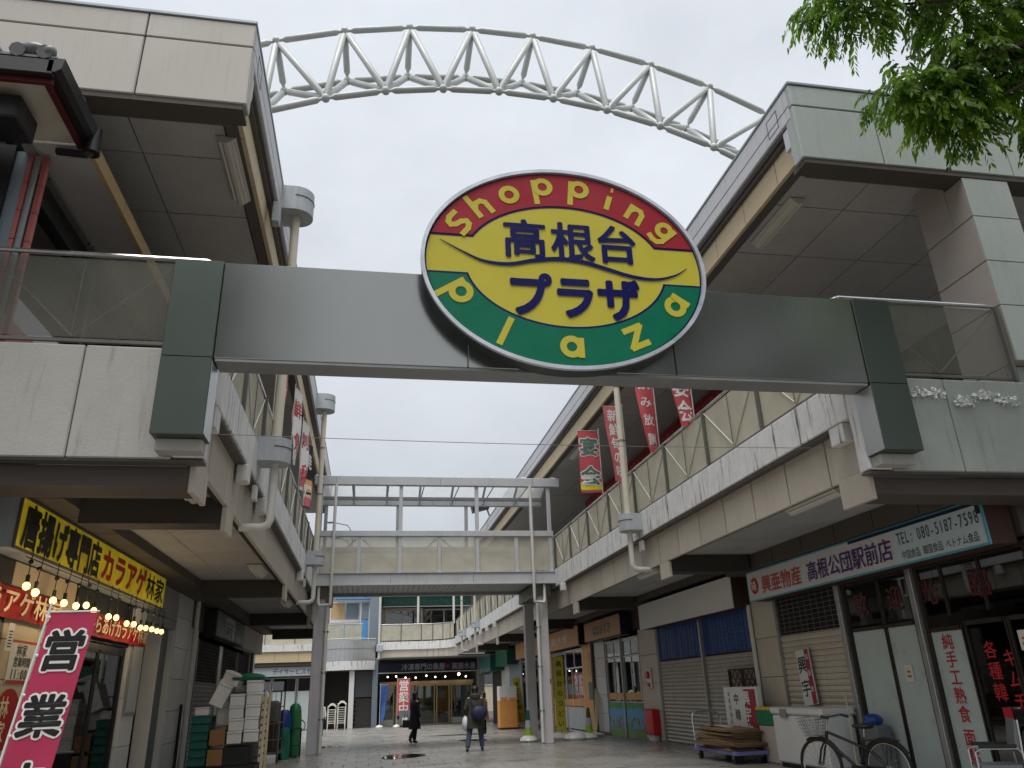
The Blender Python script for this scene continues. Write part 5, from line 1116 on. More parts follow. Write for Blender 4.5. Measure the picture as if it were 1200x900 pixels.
for a, b_ in ((17.1, 17.74), (17.78, 18.5)):
    t.mb('lattice_frame', MB().box(lx, lx+.03, a, b_, .5, .54).box(lx, lx+.03, a, b_, 1.81, 1.85).box(lx, lx+.03, a, a+.04, .54, 1.81).box(lx, lx+.03, b_-.04, b_, .54, 1.81), 'lattice')
    w, h = b_-a, 1.31
    for k in range(-6, 5):
        for sg, dx in ((1, .006), (-1, .018)):
            c0 = k*.24; y0_, z0_ = (a + max(0, c0), .52 + max(0, -c0)); ln = min(w - max(0, c0), h - max(0, -c0))
            if ln > .08:
                p, q = Vector((lx+dx, y0_, z0_)), Vector((lx+dx, y0_+ln, z0_+ln))
                if sg < 0: p.y, q.y = a+b_-p.y, a+b_-q.y
                dd = (q-p); t.mb('slat', MB().obox((p+q)/2, dd/2, Vector((.004, 0, 0)), Vector((0, -dd.z, dd.y)).normalized()*.014), 'lattice')
for yy in (17.13, 18.46): t.box('stake', 'lattice', lx+.031, lx+.06, yy-.02, yy+.02, 0, 1.8)
t = Thing('chest_freezer', 'white chest freezer in front of the beige shutter', 'freezer', (8.3, 14.5, 0)); t.box('body', 'white_paint', 7.98, 8.60, 13.55, 15.40, .08, .93, .03); t.box('lid', 'white_paint', 7.95, 8.62, 13.52, 15.43, .94, 1.06, .03); t.box('latch', 'steel_grey', 7.93, 7.952, 14.75, 15.0, .88, 1.04, .01); t.box('plinth', 'black', 8.02, 8.58, 13.6, 15.35, 0, .08)
t = Thing('cloth_bin', 'white bin covered with green and yellow cloth beside the freezer', 'bin', (8.35, 15.8, 0)); t.box('bin', 'tile_beige', 8.12, 8.60, 15.50, 16.30, 0, .98, .03); t.box('green_cloth', 'net_green', 8.10, 8.615, 15.49, 16.32, .70, .985, .01); t.box('yellow_cloth', 'yellow_sign', 8.09, 8.62, 15.48, 16.33, .986, 1.05, .02)
t = Thing('leaning_sign', 'white and red sign leaning above the freezer on the beige shutter', 'sign', (8.62, 15.0, 1.06)); 
c = Vector((8.63, 14.98, 1.60)); upv = Vector((0.03, .10, 1)).normalized(); rt = Vector((0, -1, .10)).normalized(); t.mb('panel', MB().obox(c, rt*.25, Vector((.012, 0, 0)), upv*.52), 'white_paint'); t.mb('red_strip', MB().obox(c + rt*.165 - X*.013, rt*.075, Vector((.003, 0, 0)), upv*.51), 'sign_red'); writing(t, 'lettering', '興宇', 'text_black', c - X*.013 - rt*.06 + upv*.24, rt, upv, .34, .014, vertical=True, step=.44); writing(t, 'lettering', '韓国食', 'text_white', c - X*.016 + rt*.165 + upv*.36, rt, upv, .12, .008, vertical=True, step=.3)

def bicycle(label, loc, rz, s=1.0, framemat='black', basket=True):
    t = Thing('bicycle', label, 'bicycle', loc, rz, local=True); W = .34; fx, rx_ = .54, -.54          # +x is forward
    for wx in (fx, rx_):
        t.mb('tyre', MB().path([(wx + W*math.cos(2*math.pi*i/32), 0, W+.01 + W*math.sin(2*math.pi*i/32)) for i in range(32)], .024, 8, True), 'rubber', True)
        wl = t.mb('rim', MB().path([(wx + (W-.03)*math.cos(2*math.pi*i/32), 0, W+.01 + (W-.03)*math.sin(2*math.pi*i/32)) for i in range(32)], .010, 6, True), 'chrome', True)
        S = t.sub(wl); m = MB()
        for i in range(20): a = 2*math.pi*i/20; m.tube((wx, .02*(-1)**i, W+.01), (wx+(W-.03)*math.cos(a), 0, W+.01+(W-.03)*math.sin(a)), .0018, n=4, caps=False)
        S.mb('spokes', m, 'chrome'); S.mb('hub', MB().tube((wx, -.05, W+.01), (wx, .05, W+.01), .025, n=10), 'chrome', True)
        a0, a1 = (R_(60), R_(165)) if wx > 0 else (R_(20), R_(150)); t.mb('mudguard', MB().path([(wx + (W+.035)*math.cos(a0+(a1-a0)*i/10), 0, W+.01+(W+.035)*math.sin(a0+(a1-a0)*i/10)) for i in range(11)], .022, 6), framemat, True)
    A = W+.01; bb = (-.10, 0, .29); st = (-.24, 0, .74); hd, hd2 = (.36, 0, .80), (.39, 0, .68); m = MB()
    for p, q, r in ((bb, st, .021), (bb, hd2, .024), ((-.20, 0, .60), hd, .021), (hd, hd2, .026)): m.tube(p, q, r, n=8)
    for yy in (-.05, .05): m.tube((rx_, yy, A), (bb[0], yy*.5, bb[2]), .010, n=6); m.tube((rx_, yy, A), (-.21, yy*.4, .64), .009, n=6)
    t.mb('frame', m, framemat, True); f = MB()
    for yy in (-.05, .05): f.path([(fx, yy, A), (.47, yy, .56), (.40, yy*.6, .67)], .015, 6)
    t.mb('fork', f, framemat, True); t.mb('handlebar_stem', MB().tube(hd, (.33, 0, .98), .014, n=8), 'chrome', True)
    t.mb('handlebar', MB().path([(.14, -.27, 1.0), (.26, -.26, 1.03), (.34, -.12, 1.0), (.34, .12, 1.0), (.26, .26, 1.03), (.14, .27, 1.0)], .012, 8), 'chrome', True)
    for yy in (-.27, .27): t.mb('grip', MB().tube((.12, yy, 1.0), (.24, yy*.98, 1.03), .018, n=8), 'rubber', True)
    t.mb('seat_post', MB().tube((-.24, 0, .70), (-.265, 0, .86), .013, n=8), 'chrome', True)
    t.mb('saddle', MB().loft([[(xx + 0*i, w*math.cos(2*math.pi*i/12), .885 + h*math.sin(2*math.pi*i/12)) for i in range(12)] for xx, w, h in ((-.40, .05, .02), (-.37, .10, .035), (-.30, .105, .04), (-.20, .06, .035), (-.12, .03, .028), (-.09, .012, .015))]), 'black', True)
    cr_ = t.mb('crank', MB().tube((bb[0], -.03, bb[2]), (bb[0], .03, bb[2]), .085, n=20), 'steel_grey', True); t.mb('crank_arm', MB().tube((bb[0], -.05, bb[2]), (bb[0]+.15, -.06, bb[2]-.06), .010, n=6).tube((bb[0], .05, bb[2]), (bb[0]-.15, .06, bb[2]+.06), .010, n=6), 'chrome')
    for sg in (-1, 1): t.box('pedal', 'black', bb[0]-sg*.15*sg*sg-.04 if False else bb[0]+(-sg)*.15-.04, bb[0]+(-sg)*.15+.04, sg*.06 if sg > 0 else -.14, .14 if sg > 0 else -.06, bb[2]+sg*.06-.012, bb[2]+sg*.06+.012)
    t.box('chain_guard', framemat, -.5, .02, .035, .045, .28, .36, .01)
    t.mb('rear_rack', MB().path([(-.28, -.06, .70), (-.75, -.06, .70), (-.75, .06, .70), (-.28, .06, .70)], .008, 6).tube((-.6, -.06, .70), (-.56, -.06, A), .007, n=6).tube((-.6, .06, .70), (-.56, .06, A), .007, n=6), framemat)
    t.mb('kickstand', MB().path([(-.54, .06, A), (-.62, .13, .01)], .010, 6), 'chrome')
    if basket:
        m = MB(); tp = [(.42, -.17, .98), (.74, -.19, 1.0), (.74, .19, 1.0), (.42, .17, .98)]; bt = [(.45, -.12, .74), (.66, -.13, .74), (.66, .13, .74), (.45, .12, .74)]
        bk = t.mb('basket', MB().path(tp, .010, 6, True).path(bt, .008, 6, True), 'basket_wire'); S = t.sub(bk)
        for k in range(4):
            for i in range(0, 7): u = i/7; p = Vector(tp[k]).lerp(Vector(tp[(k+1) % 4]), u); q = Vector(bt[k]).lerp(Vector(bt[(k+1) % 4]), u); m.tube(p, q, .0045, n=4, caps=False)
            for j in range(1, 5): m.tube(Vector(tp[k]).lerp(Vector(bt[k]), j/5), Vector(tp[(k+1) % 4]).lerp(Vector(bt[(k+1) % 4]), j/5), .0045, n=4, caps=False)
        for i in range(1, 6): m.tube(Vector(bt[0]).lerp(Vector(bt[3]), i/6), Vector(bt[1]).lerp(Vector(bt[2]), i/6), .003, n=4, caps=False)
        S.mb('basket_wire', m, 'basket_wire')
    return t
bicycle('black city bicycle with wire basket parked before the freezer', (7.12, 11.45, 0), R_(116))
bicycle('bicycle parked at the far left before the day care centre', (-4.9, 57.6, gz(57.6)), R_(5), basket=False)
t = Thing('broom', 'thin pale pole standing behind the bicycle', 'pole', (7.95, 12.8, 0)); t.mb('stick', MB().tube((7.98, 12.75, .12), (8.02, 12.78, 1.3), .012, n=8), 'wood_cream', True); t.mb('bristles', MB().tube((7.98, 12.75, 0), (7.98, 12.75, .14), .1, .05, 10), 'wood_cream', True)
t = Thing('plastic_bag', 'blue plastic bag hanging behind the bicycle saddle', 'bag', (8.5, 12.9, .02)); t.mb('bag', MB().loft([[(8.48 + r*math.cos(2*math.pi*i/12)*(1+.25*math.sin(3*i+5*q)), 12.85 + r*math.sin(2*math.pi*i/12), .80+q) for i in range(12)] for r, q in ((.11, 0), (.14, .04), (.145, .10), (.11, .15), (.05, .175))]), 'gas_blue', True); t.box('stand', 'door_grey', 8.35, 8.65, 12.6, 13.1, .02, .80, .03)
t = Thing('metal_armchair', 'chrome armchair with black armrests at the right edge', 'chair', (8.0, 9.62, 0), R_(150), local=True)
for s_ in (-1, 1):
    t.mb('side_frame', MB().path([(.26, s_*.25, .01), (.26, s_*.25, .62), (.20, s_*.25, .66), (-.22, s_*.25, .66), (-.26, s_*.25, .60), (-.26, s_*.25, .01)], .014, 8), 'chrome', True); t.mb('armrest', MB().obox((0, s_*.25, .69), (.21, 0, 0), (0, .03, 0), (0, 0, .018)), 'black')
t.mb('seat', MB().obox((0, 0, .44), (.23, 0, 0), (0, .235, 0), (0, 0, .03)), 'door_grey'); t.mb('backrest', MB().obox((-.25, 0, .80), (.02, 0, .04), (0, .23, 0), (-.03, 0, .16)), 'door_grey')
t.mb('back_frame', MB().path([(-.26, -.25, .6), (-.29, -.25, .98), (-.29, .25, .98), (-.26, .25, .6)], .013, 8), 'chrome', True); t.mb('cross_bar', MB().tube((0, -.25, .40), (0, .25, .40), .012, n=6), 'chrome')
t = Thing('hydrant_cabinet', 'red fire hydrant cabinet before the pillar beside the mural', 'cabinet', (8.55, 24.1, 0)); t.box('cabinet', 'fire_red', 8.46, 8.66, 23.72, 24.5, .16, .88, .015); t.box('door', 'fire_red', 8.448, 8.459, 23.76, 24.46, .2, .84, .004); t.box('pedestal', 'pipe_white', 8.5, 8.64, 23.85, 24.35, 0, .16)
t = Thing('fire_extinguisher', 'small red extinguisher by the grey wall far right', 'extinguisher', (8.4, 41.2, gz(41))); t.mb('cylinder', MB().tube((8.4, 41.3, gz(41)), (8.4, 41.3, .75), .13, n=14), 'fire_red', True); t.mb('valve', MB().tube((8.4, 41.3, .75), (8.4, 41.3, .9), .04, n=8), 'black')
t = Thing('door_ramp', 'white metal ramp plate on the paving before the orange wall', 'ramp', (7.9, 29.6, gz(29.6))); t.mb('plate', MB().obox((8.0, 29.6, gz(29.6)+.06), (.35, 0, .02), (0, 1.0, 0), (0, 0, .03)), 'white_paint')
t = Thing('leaning_planks', 'bundle of wooden planks leaning against the grey tiled pillar', 'planks', (8.5, 30.2, gz(30)))
for k in range(4): t.mb('plank', MB().tube((8.42+.03*k, 29.95+.14*k, gz(30)), (8.62, 29.9+.15*k, 1.2+.1*k), .03, n=6), 'wood_cream')
t = Thing('orange_display_box', 'tall orange and white display box left of the leaning yellow sign', 'display box', (7.15, 42.0, gz(42))); z0 = gz(42)
t.box('base', 'black', 6.68, 7.62, 41.6, 42.45, z0, z0+.08); t.box('orange_body', 'orange', 6.7, 7.6, 41.62, 42.42, z0+.081, z0+1.35, .01); t.box('white_top', 'white_paint', 6.7, 7.6, 41.62, 42.42, z0+1.352, z0+2.05, .01); t.box('print', 'orange', 6.75, 7.1, 41.61, 41.617, z0+1.36, z0+1.52); t.box('print', 'orange', 7.2, 7.55, 41.61, 41.617, z0+1.36, z0+1.5)
t = Thing('grey_a_board', 'small grey notice board standing right of the red fish shop banner', 'sign', (3.1, 56.6, gz(56.6))); z0 = gz(56.6); t.box('board', 'door_grey', 2.2, 2.95, 56.4, 56.5, z0+.1, z0+1.05, .01); t.box('sheet', 'white_paint', 2.4, 2.75, 56.385, 56.398, z0+.2, z0+.6); t.box('foot', 'black', 2.25, 2.9, 56.3, 56.6, z0, z0+.1)
t = Thing('street_lamp', 'double street lamp seen through the footbridge against the sky', 'street lamp', (-2.3, 75, -.6)); t.mb('pole', MB().tube((-1.9, 75, -.6), (-1.9, 75, 15.6), .1, .06, 10), 'steel_grey', True)
for zz, ln in ((17.2, 1.9), (15.7, 1.3)): t.mb('arm', MB().path([(-1.9, 75, zz-1.7), (-2.0, 75, zz-.9), (-2.4, 75, zz-.3), (-1.9-ln, 75, zz)], .05, 6), 'steel_grey', True); t.mb('lamp_head', MB().sphere((-1.9-ln-.3, 75, zz), .5, .2, .12, n=12, m=6), 'steel_grey', True)
t = Thing('floodlight', 'dark floodlight on the right roof edge seen through the footbridge', 'floodlight', (6.05, 44, 10.12)); t.mb('bracket', MB().tube((6.2, 40, 10.1), (6.0, 40, 10.7), .05, n=6), 'steel_grey'); t.mb('head', MB().obox((5.6, 39.9, 10.8), (.45, 0, .12), (0, .22, 0), (-.06, 0, .28)), 'black')
# ================================================================== buildings closing the plaza (y about 60)
BY = 60.0; BZ = gz(60)
BB = Thing('fish_shop_building', 'building closing the plaza with dark blue fish shop sign and curved balcony', 'building', (4.5, BY+3, BZ))
def bwin(T, nm, x0, x1, z0, z1, y, frame, panes, fw=.08):
    f = T.mb(nm, MB().box(x0, x1, y-.06, y+.02, z0, z0+fw).box(x0, x1, y-.06, y+.02, z1-fw, z1).box(x0, x0+fw, y-.06, y+.02, z0+fw, z1-fw).box(x1-fw, x1, y-.06, y+.02, z0+fw, z1-fw), frame); S = T.sub(f)
    for a, b, c, d, g_ in panes: S.box('pane', g_, a, b, y-.02, y-.008, c, d)
    return f
# curved slab edge sweeping from the far wall into the right arcade
def sweep(nm, mt, off, z0, z1, th=.2):
    pts = [(.85, 60.0)] + [(.85 + (3.0)*k/4, 60.0) for k in range(1, 5)]
    R0 = 2.2
    for k in range(1, 9): a = math.pi/2*k/8; pts.append((3.85 + R0*math.sin(a), 60.0 - R0 + R0*math.cos(a)))
    pts = [Vector((p[0], p[1], 0)) for p in pts]
    for i in range(len(pts)-1):
        a, b = pts[i], pts[i+1]; d = (b-a).normalized(); n = Vector((d.y, -d.x, 0))
        BB.mb(nm, MB().prism([a - n*off + Z*z0, b - n*off + Z*z0, b - n*(off+th) + Z*z0, a - n*(off+th) + Z*z0], (0, 0, z1-z0)), mt)
    return pts
pts = sweep('balcony_band', 'concrete_white', 0, 4.62, 5.18); sweep('balcony_cladding', 'beige_panel', .12, 3.95, 4.61)
for i in range(len(pts)-1):
    a, b = pts[i], pts[i+1]; d = (b-a).normalized(); BB.mb('railing_panel', MB().prism([a + Z*5.26, b + Z*5.26, b + Z*6.36, a + Z*6.36], Vector((d.y, -d.x, 0))*-.01), 'mesh_panel')
    if i % 2 == 0: BB.box('railing_post', 'post_dark', a.x-.03, a.x+.03, a.y-.03, a.y+.03, 5.18, 6.42)
BB.mb('handrail', MB().path([p + Z*6.4 for p in pts], .035, 8), 'steel_bright', True)
for i in (0, 2): BB.mb('railing_brace', MB().tube(pts[i] + Vector((0, .05, 6.3)), pts[i+1] + Vector((0, .05, 5.35)), .02, n=6), 'steel_bright'); BB.mb('railing_brace', MB().tube(pts[i+1] + Vector((0, .05, 5.35)), pts[i+2] + Vector((0, .05, 6.3)), .02, n=6), 'steel_bright')
BB.box('deck_slab', 'grey_wall', .85, 14, 60.3, 66, 4.2, 5.1); BB.box('deck_soffit', 'soffit_low', .85, 12, 57.3, 63.5, 3.96, 4.0)
BB.box('upper_wall', 'back_wall', .6, 14, 63.4, 63.8, 5.1, 9.6); BB.box('upper_roof', 'gutter_dark', .4, 14, 61.0, 66, 9.6, 10.0); BB.box('cream_parapet', 'cream_wall', -3.2, 14, 66, 66.4, 8.0, 12.4)
bwin(BB, 'upper_window', 1.2, 4.1, 5.2, 7.9, 63.4, 'ochre_trim', [(1.3, 2.5, 5.3, 7.7, 'glass_dark'), (2.6, 4.0, 5.3, 7.7, 'glass_dark')]); bwin(BB, 'upper_window', 4.2, 7.4, 5.2, 7.9, 63.4, 'frame_bronze', [(4.3, 5.8, 5.3, 7.7, 'glass_dark'), (5.9, 7.3, 5.3, 7.7, 'glass_dark')])
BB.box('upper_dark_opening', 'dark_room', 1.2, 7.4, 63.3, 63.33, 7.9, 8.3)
for x_, zz in ((.75, 4.0), (3.6, 6.42), (6.3, 6.42)): BB.mb('white_pole', MB().tube((x_, 59.9 if zz < 5 else 60.1, zz), (x_, 59.9 if zz < 5 else 60.1, 9.6), .09, n=10), 'pipe_white', True)
BB.box('catch_box', 'drain_box', .55, 1.0, 59.7, 60.0, 4.5, 5.0, .03)
us = Thing('green_shop_sign', 'long dark green sign over the upstairs windows at the far end', 'sign', (4.5, 63.0, 8.0)); us.box('sign_face', 'sign_teal_dark', 1.0, 8.0, 62.95, 63.1, 8.02, 8.75, .02); us.box('sign_bottom', 'white_paint', 1.0, 8.0, 62.93, 63.12, 7.96, 8.015); writing(us, 'lettering', 'カイロプラクティックセンター', 'text_green', (1.4, 62.95, 8.38), X, Z, .44, .01)
# fish shop front
fs = Thing('fish_shop_sign', 'long dark blue sign with white brush lettering over the fish shop', 'sign', (4.3, 60.4, 3.0)); fs.box('sign_face', 'sign_navy', .75, 8.05, 60.35, 60.6, 3.06, 3.72, .02); fs.box('sign_sill', 'white_paint', .75, 8.05, 60.30, 60.62, 2.99, 3.055)
writing(fs, 'lettering', '冷凍専門の魚屋', 'drain_box', (2.45, 60.35, 3.39), X, Z, .5, .012, .92); writing(fs, 'lettering', '高根水産', 'drain_box', (6.15, 60.35, 3.39), X, Z, .5, .012, .92); fs.mb('red_dot', MB().tube((5.85, 60.35, 3.39), (5.85, 60.34, 3.39), .12, n=12), 'text_red')
BB.box('frieze', 'beam_brown', .75, 8.1, 60.62, 60.7, 3.0, 3.95); BB.box('lintel', 'ochre_trim', .9, 7.9, 61.4, 61.5, 2.15, 2.42)
for a, b in ((.95, 2.0), (2.1, 3.45), (3.55, 5.0), (5.1, 6.1), (6.2, 7.8)): bwin(BB, 'shop_door', a, b, BZ, 2.14, 61.45, 'ochre_trim', [(a+.08, b-.08, BZ+.45, 2.06, 'glass'), (a+.08, b-.08, BZ+.08, BZ+.42, 'frosted' if a < 3 or a > 6 else 'glass_dark')])
BB.box('shop_floor', 'room_wall', .7, 8.4, 61.5, 66.4, BZ, BZ+.04); BB.box('shop_back', 'room_wall', .7, 8.4, 66.0, 66.2, BZ, 4); BB.box('shop_side', 'room_wall', .55, .7, 60.6, 66, BZ, 4); BB.box('shop_side', 'room_wall', 8.2, 8.4, 60.6, 66, BZ, 4)
for k in range(3): cs = BB.box('display_case', 'white_paint', 1.4+2.1*k, 3.1+2.1*k, 62.6, 63.3, BZ+.04, BZ+.9); BB.sub(cs).box('display_glass', 'glass', 1.4+2.1*k, 3.1+2.1*k, 62.6, 62.62, BZ+.9, BZ+1.4)
for k in range(9):
    xx = 1.4 + k*.75 + random.uniform(-.15, .15); BB.mb('spot_lamp', MB().sphere((xx, 61.0 + random.uniform(-.1, .3), 2.72+random.uniform(-.1, .12)), .055 if k != 7 else .10, n=8, m=6), 'shop_lamp', True)
BB.box('pillar', 'blue_grey_wall', .35, .74, 60.1, 60.6, BZ, 4.0); BB.box('pillar', 'grey_wall', 8.06, 8.5, 59.6, 60.6, BZ, 4)
BB.box('step', 'paver_far', .7, 8.2, 60.2, 61.4, BZ-.02, BZ+.06)
# ------------------------------------------------------------------ middle stair block with silver balcony
SM = Thing('stair_building', 'stair block with shiny silver curved balcony and blue door', 'building', (-1.4, 62, BZ))
SM.box('rear_wall', 'back_wall', -3.2, .55, 63.6, 63.9, BZ, 9.6); SM.box('siding', 'blue_grey_wall', .0, .84, 61.2, 63.5, 5.1, 9.6); SM.box('stair_wall', 'beam_dark', -3.2, -1.2, 62.0, 62.2, BZ, 3.3)
m = MB(); pr = []
for k in range(13): t_ = k/12; pr.append((-3.25 + 3.75*t_, 59.9 - .9*math.sin(math.pi*t_)))
for i, (k0, k1) in enumerate(((0, 3), (3, 7), (7, 10), (10, 12))):
    m = MB()
    for k in range(k0, k1): a, b = pr[k], pr[k+1]; m.quad((a[0]+.01, a[1], 3.92), (b[0], b[1], 3.92), (b[0], b[1], 5.28), (a[0]+.01, a[1], 5.28))
    SM.mb('silver_panel', m, 'steel_sheet', True)
m = MB()
for k in range(12): a, b = pr[k], pr[k+1]; m.quad((a[0], a[1]-.01, 3.28), (b[0], b[1]-.01, 3.28), (b[0], b[1]-.01, 3.9), (a[0], a[1]-.01, 3.9))
SM.mb('balcony_base', m, 'concrete_white'); m = MB(); m.prism([(p[0], p[1], 3.27) for p in pr] + [(.5, 63.5, 3.27), (-3.25, 63.5, 3.27)], (0, 0, .4)); SM.mb('balcony_slab', m, 'grey_wall')
SM.mb('white_rail', MB().path([(p[0], p[1]-.02, 5.42) for p in pr], .03, 6), 'pipe_white', True); SM.mb('mid_rail', MB().path([(p[0], p[1]-.03, 4.75) for p in pr], .015, 6), 'steel_grey', True)
for k in range(2): SM.box('cream_panel', 'mesh_panel', -3.1+1.3*k, -1.85+1.3*k, 60.6, 60.63, 5.3, 6.5)
SM.mb('cream_rail', MB().tube((-3.1, 60.6, 6.55), (-.5, 60.6, 6.55), .03, n=6), 'pipe_white')
bwin(SM, 'blue_window', -3.0, -.75, 5.3, 8.3, 62.0, 'white_paint', [(-2.9, -.85, 5.4, 6.7, 'sky_blue'), (-2.9, -1.9, 7.0, 8.2, 'ochre_trim'), (-1.8, -.85, 7.0, 8.2, 'blue_grey_wall')]); SM.box('window_bar', 'white_paint', -3.0, .0, 61.9, 61.95, 6.75, 6.98)
dr = bwin(SM, 'blue_door', -.72, .0, 5.1, 8.3, 61.6, 'white_paint', [(-.62, -.08, 5.2, 6.9, 'sky_blue'), (-.62, -.08, 7.0, 8.2, 'blue_grey_wall')])
SM.box('awning', 'sky_blue', -2.6, .1, 61.2, 61.8, 8.42, 8.75, .02)
SM.box('white_column', 'white_paint', -1.28, -.92, 59.3, 59.65, BZ, 3.27, .02)
for r in range(13):
    for c_ in range(6): SM.box('brick', 'gutter_dark', -.86+c_*.2+(.1 if r % 2 else 0), -.86+c_*.2+(.1 if r % 2 else 0)+.185, 60.9, 61.0, BZ+r*.15, BZ+r*.15+.135)
SM.box('brick_backing', 'joint_dark', -.9, .5, 61.001, 61.1, BZ, 3.2); SM.box('shutter_box', 'door_grey', -.86, .35, 60.88, 61.0, 1.45, 3.2)
SM.mb('conduit', MB().tube((.42, 60.5, BZ), (.42, 60.5, 3.3), .07, n=8), 'pipe_white', True)
# ------------------------------------------------------------------ day care building, far left
DC = Thing('day_care_building', 'low building at the far left with pale day care sign', 'building', (-9, 62, BZ))
DC.box('band', 'concrete_white', -20, -3.3, 60, 60.3, 4.68, 5.16); 
for k in range(10): DC.box('cladding_panel', 'roof_beige', -20+1.67*k+.01, -20+1.67*(k+1)-.01, 60.12, 60.2, 3.95, 4.67)
DC.box('soffit_edge', 'beam_brown', -20, -3.3, 60.22, 63, 3.7, 3.94); DC.box('slab', 'grey_wall', -20, -3.3, 60.31, 66, 3.96, 5.1); DC.box('upper_wall', 'cream_wall', -20, -3.3, 63.0, 63.3, 5.1, 9.4)
for k in range(8): DC.box('railing_panel', 'mesh_panel', -20+2.1*k+.03, -20+2.1*(k+1)-.03, 60.1, 60.12, 5.2, 6.3); DC.box('railing_post', 'post_dark', -20+2.1*k-.03, -20+2.1*k+.03, 60.08, 60.14, 5.16, 6.35)
DC.mb('handrail', MB().tube((-20, 60.1, 6.35), (-3.3, 60.1, 6.35), .03, n=8), 'pipe_white')
ds = Thing('day_care_sign', 'long pale grey sign with dark lettering over the day care windows', 'sign', (-6, 60.5, 3.0)); ds.box('sign_face', 'drain_box', -14, -3.35, 60.4, 60.6, 3.02, 3.66, .01); writing(ds, 'lettering', 'デイサービスセンター', 'text_grey', (-6.75, 60.4, 3.34), X, Z, .44, .014, .9)
for k in range(5): a = -12 + 1.75*k; bwin(DC, 'window', a, a+1.7, BZ, 2.95, 61, 'frame_alu', [(a+.08, a+1.62, BZ+.08, 2.0, 'frosted'), (a+.08, a+1.62, 2.1, 2.85, 'glass_dark')])
DC.box('wall', 'grey_wall', -20, -3.25, 61.3, 61.5, BZ, 3.9); DC.box('pillar', 'tile_grey', -3.6, -3.25, 60.3, 61, BZ, 3.9)
# ------------------------------------------------------------------ apartment block seen through the footbridge sides
AP = Thing('apartment_block', 'cream apartment block glimpsed through the footbridge mesh', 'building', (4, 95, 0)); AP.box('wall', 'cream_wall', -8, 16, 95, 104, -1, 15.6)
for r in range(4):
    for c_ in range(10): w = AP.box('window', 'white_paint', -6.6+2.2*c_, -5.2+2.2*c_, 94.9, 94.99, 2.2+3.2*r, 3.9+3.2*r); AP.sub(w).box('pane', 'glass_dark', -6.5+2.2*c_, -5.3+2.2*c_, 94.88, 94.899, 2.3+3.2*r, 3.8+3.2*r)
AP.box('parapet', 'concrete_white', -8.2, 16.2, 94.8, 104.2, 15.6, 16.0)

# ================================================================== stacked plastic chairs
def chair_stack(x, y, n, label):
    for k in range(n):
        nth = ['lowest', 'second', 'third', 'fourth', 'fifth', 'sixth', 'seventh', 'topmost'][k if k < n-1 else 7]
        t = Thing('plastic_chair', 'white plastic garden chair, %s in the %s stack' % (nth, label), 'chair', (x, y, gz(y)+k*.14), group='stacked white chairs'); z0 = gz(y)+k*.14
        if k == 0 or True:
            for sx_ in (-.26, .26): t.mb('leg', MB().tube((x+sx_, y-.22, z0), (x+sx_*.88, y-.2, z0+.42), .028, n=6), 'chair_white')
        t.box('seat', 'chair_white', x-.25, x+.25, y-.24, y+.22, z0+.40, z0+.43, .01)
        m = MB(); pp = [(x + .27*math.cos(math.pi*i/10), y+.2+.05, z0 + .44 + .40*math.sin(math.pi*i/10)**.7) for i in range(11)]; t.mb('backrest', m.prism(pp, (0, .03, 0)), 'chair_white'); 
        for sx_ in (-.27, .27): t.mb('armrest', MB().path([(x+sx_, y-.2, z0+.42), (x+sx_, y-.2, z0+.62), (x+sx_, y+.22, z0+.66)], .022, 6), 'chair_white', True)
chair_stack(-1.65, 57.5, 8, 'right'); chair_stack(-2.32, 57.9, 7, 'left')

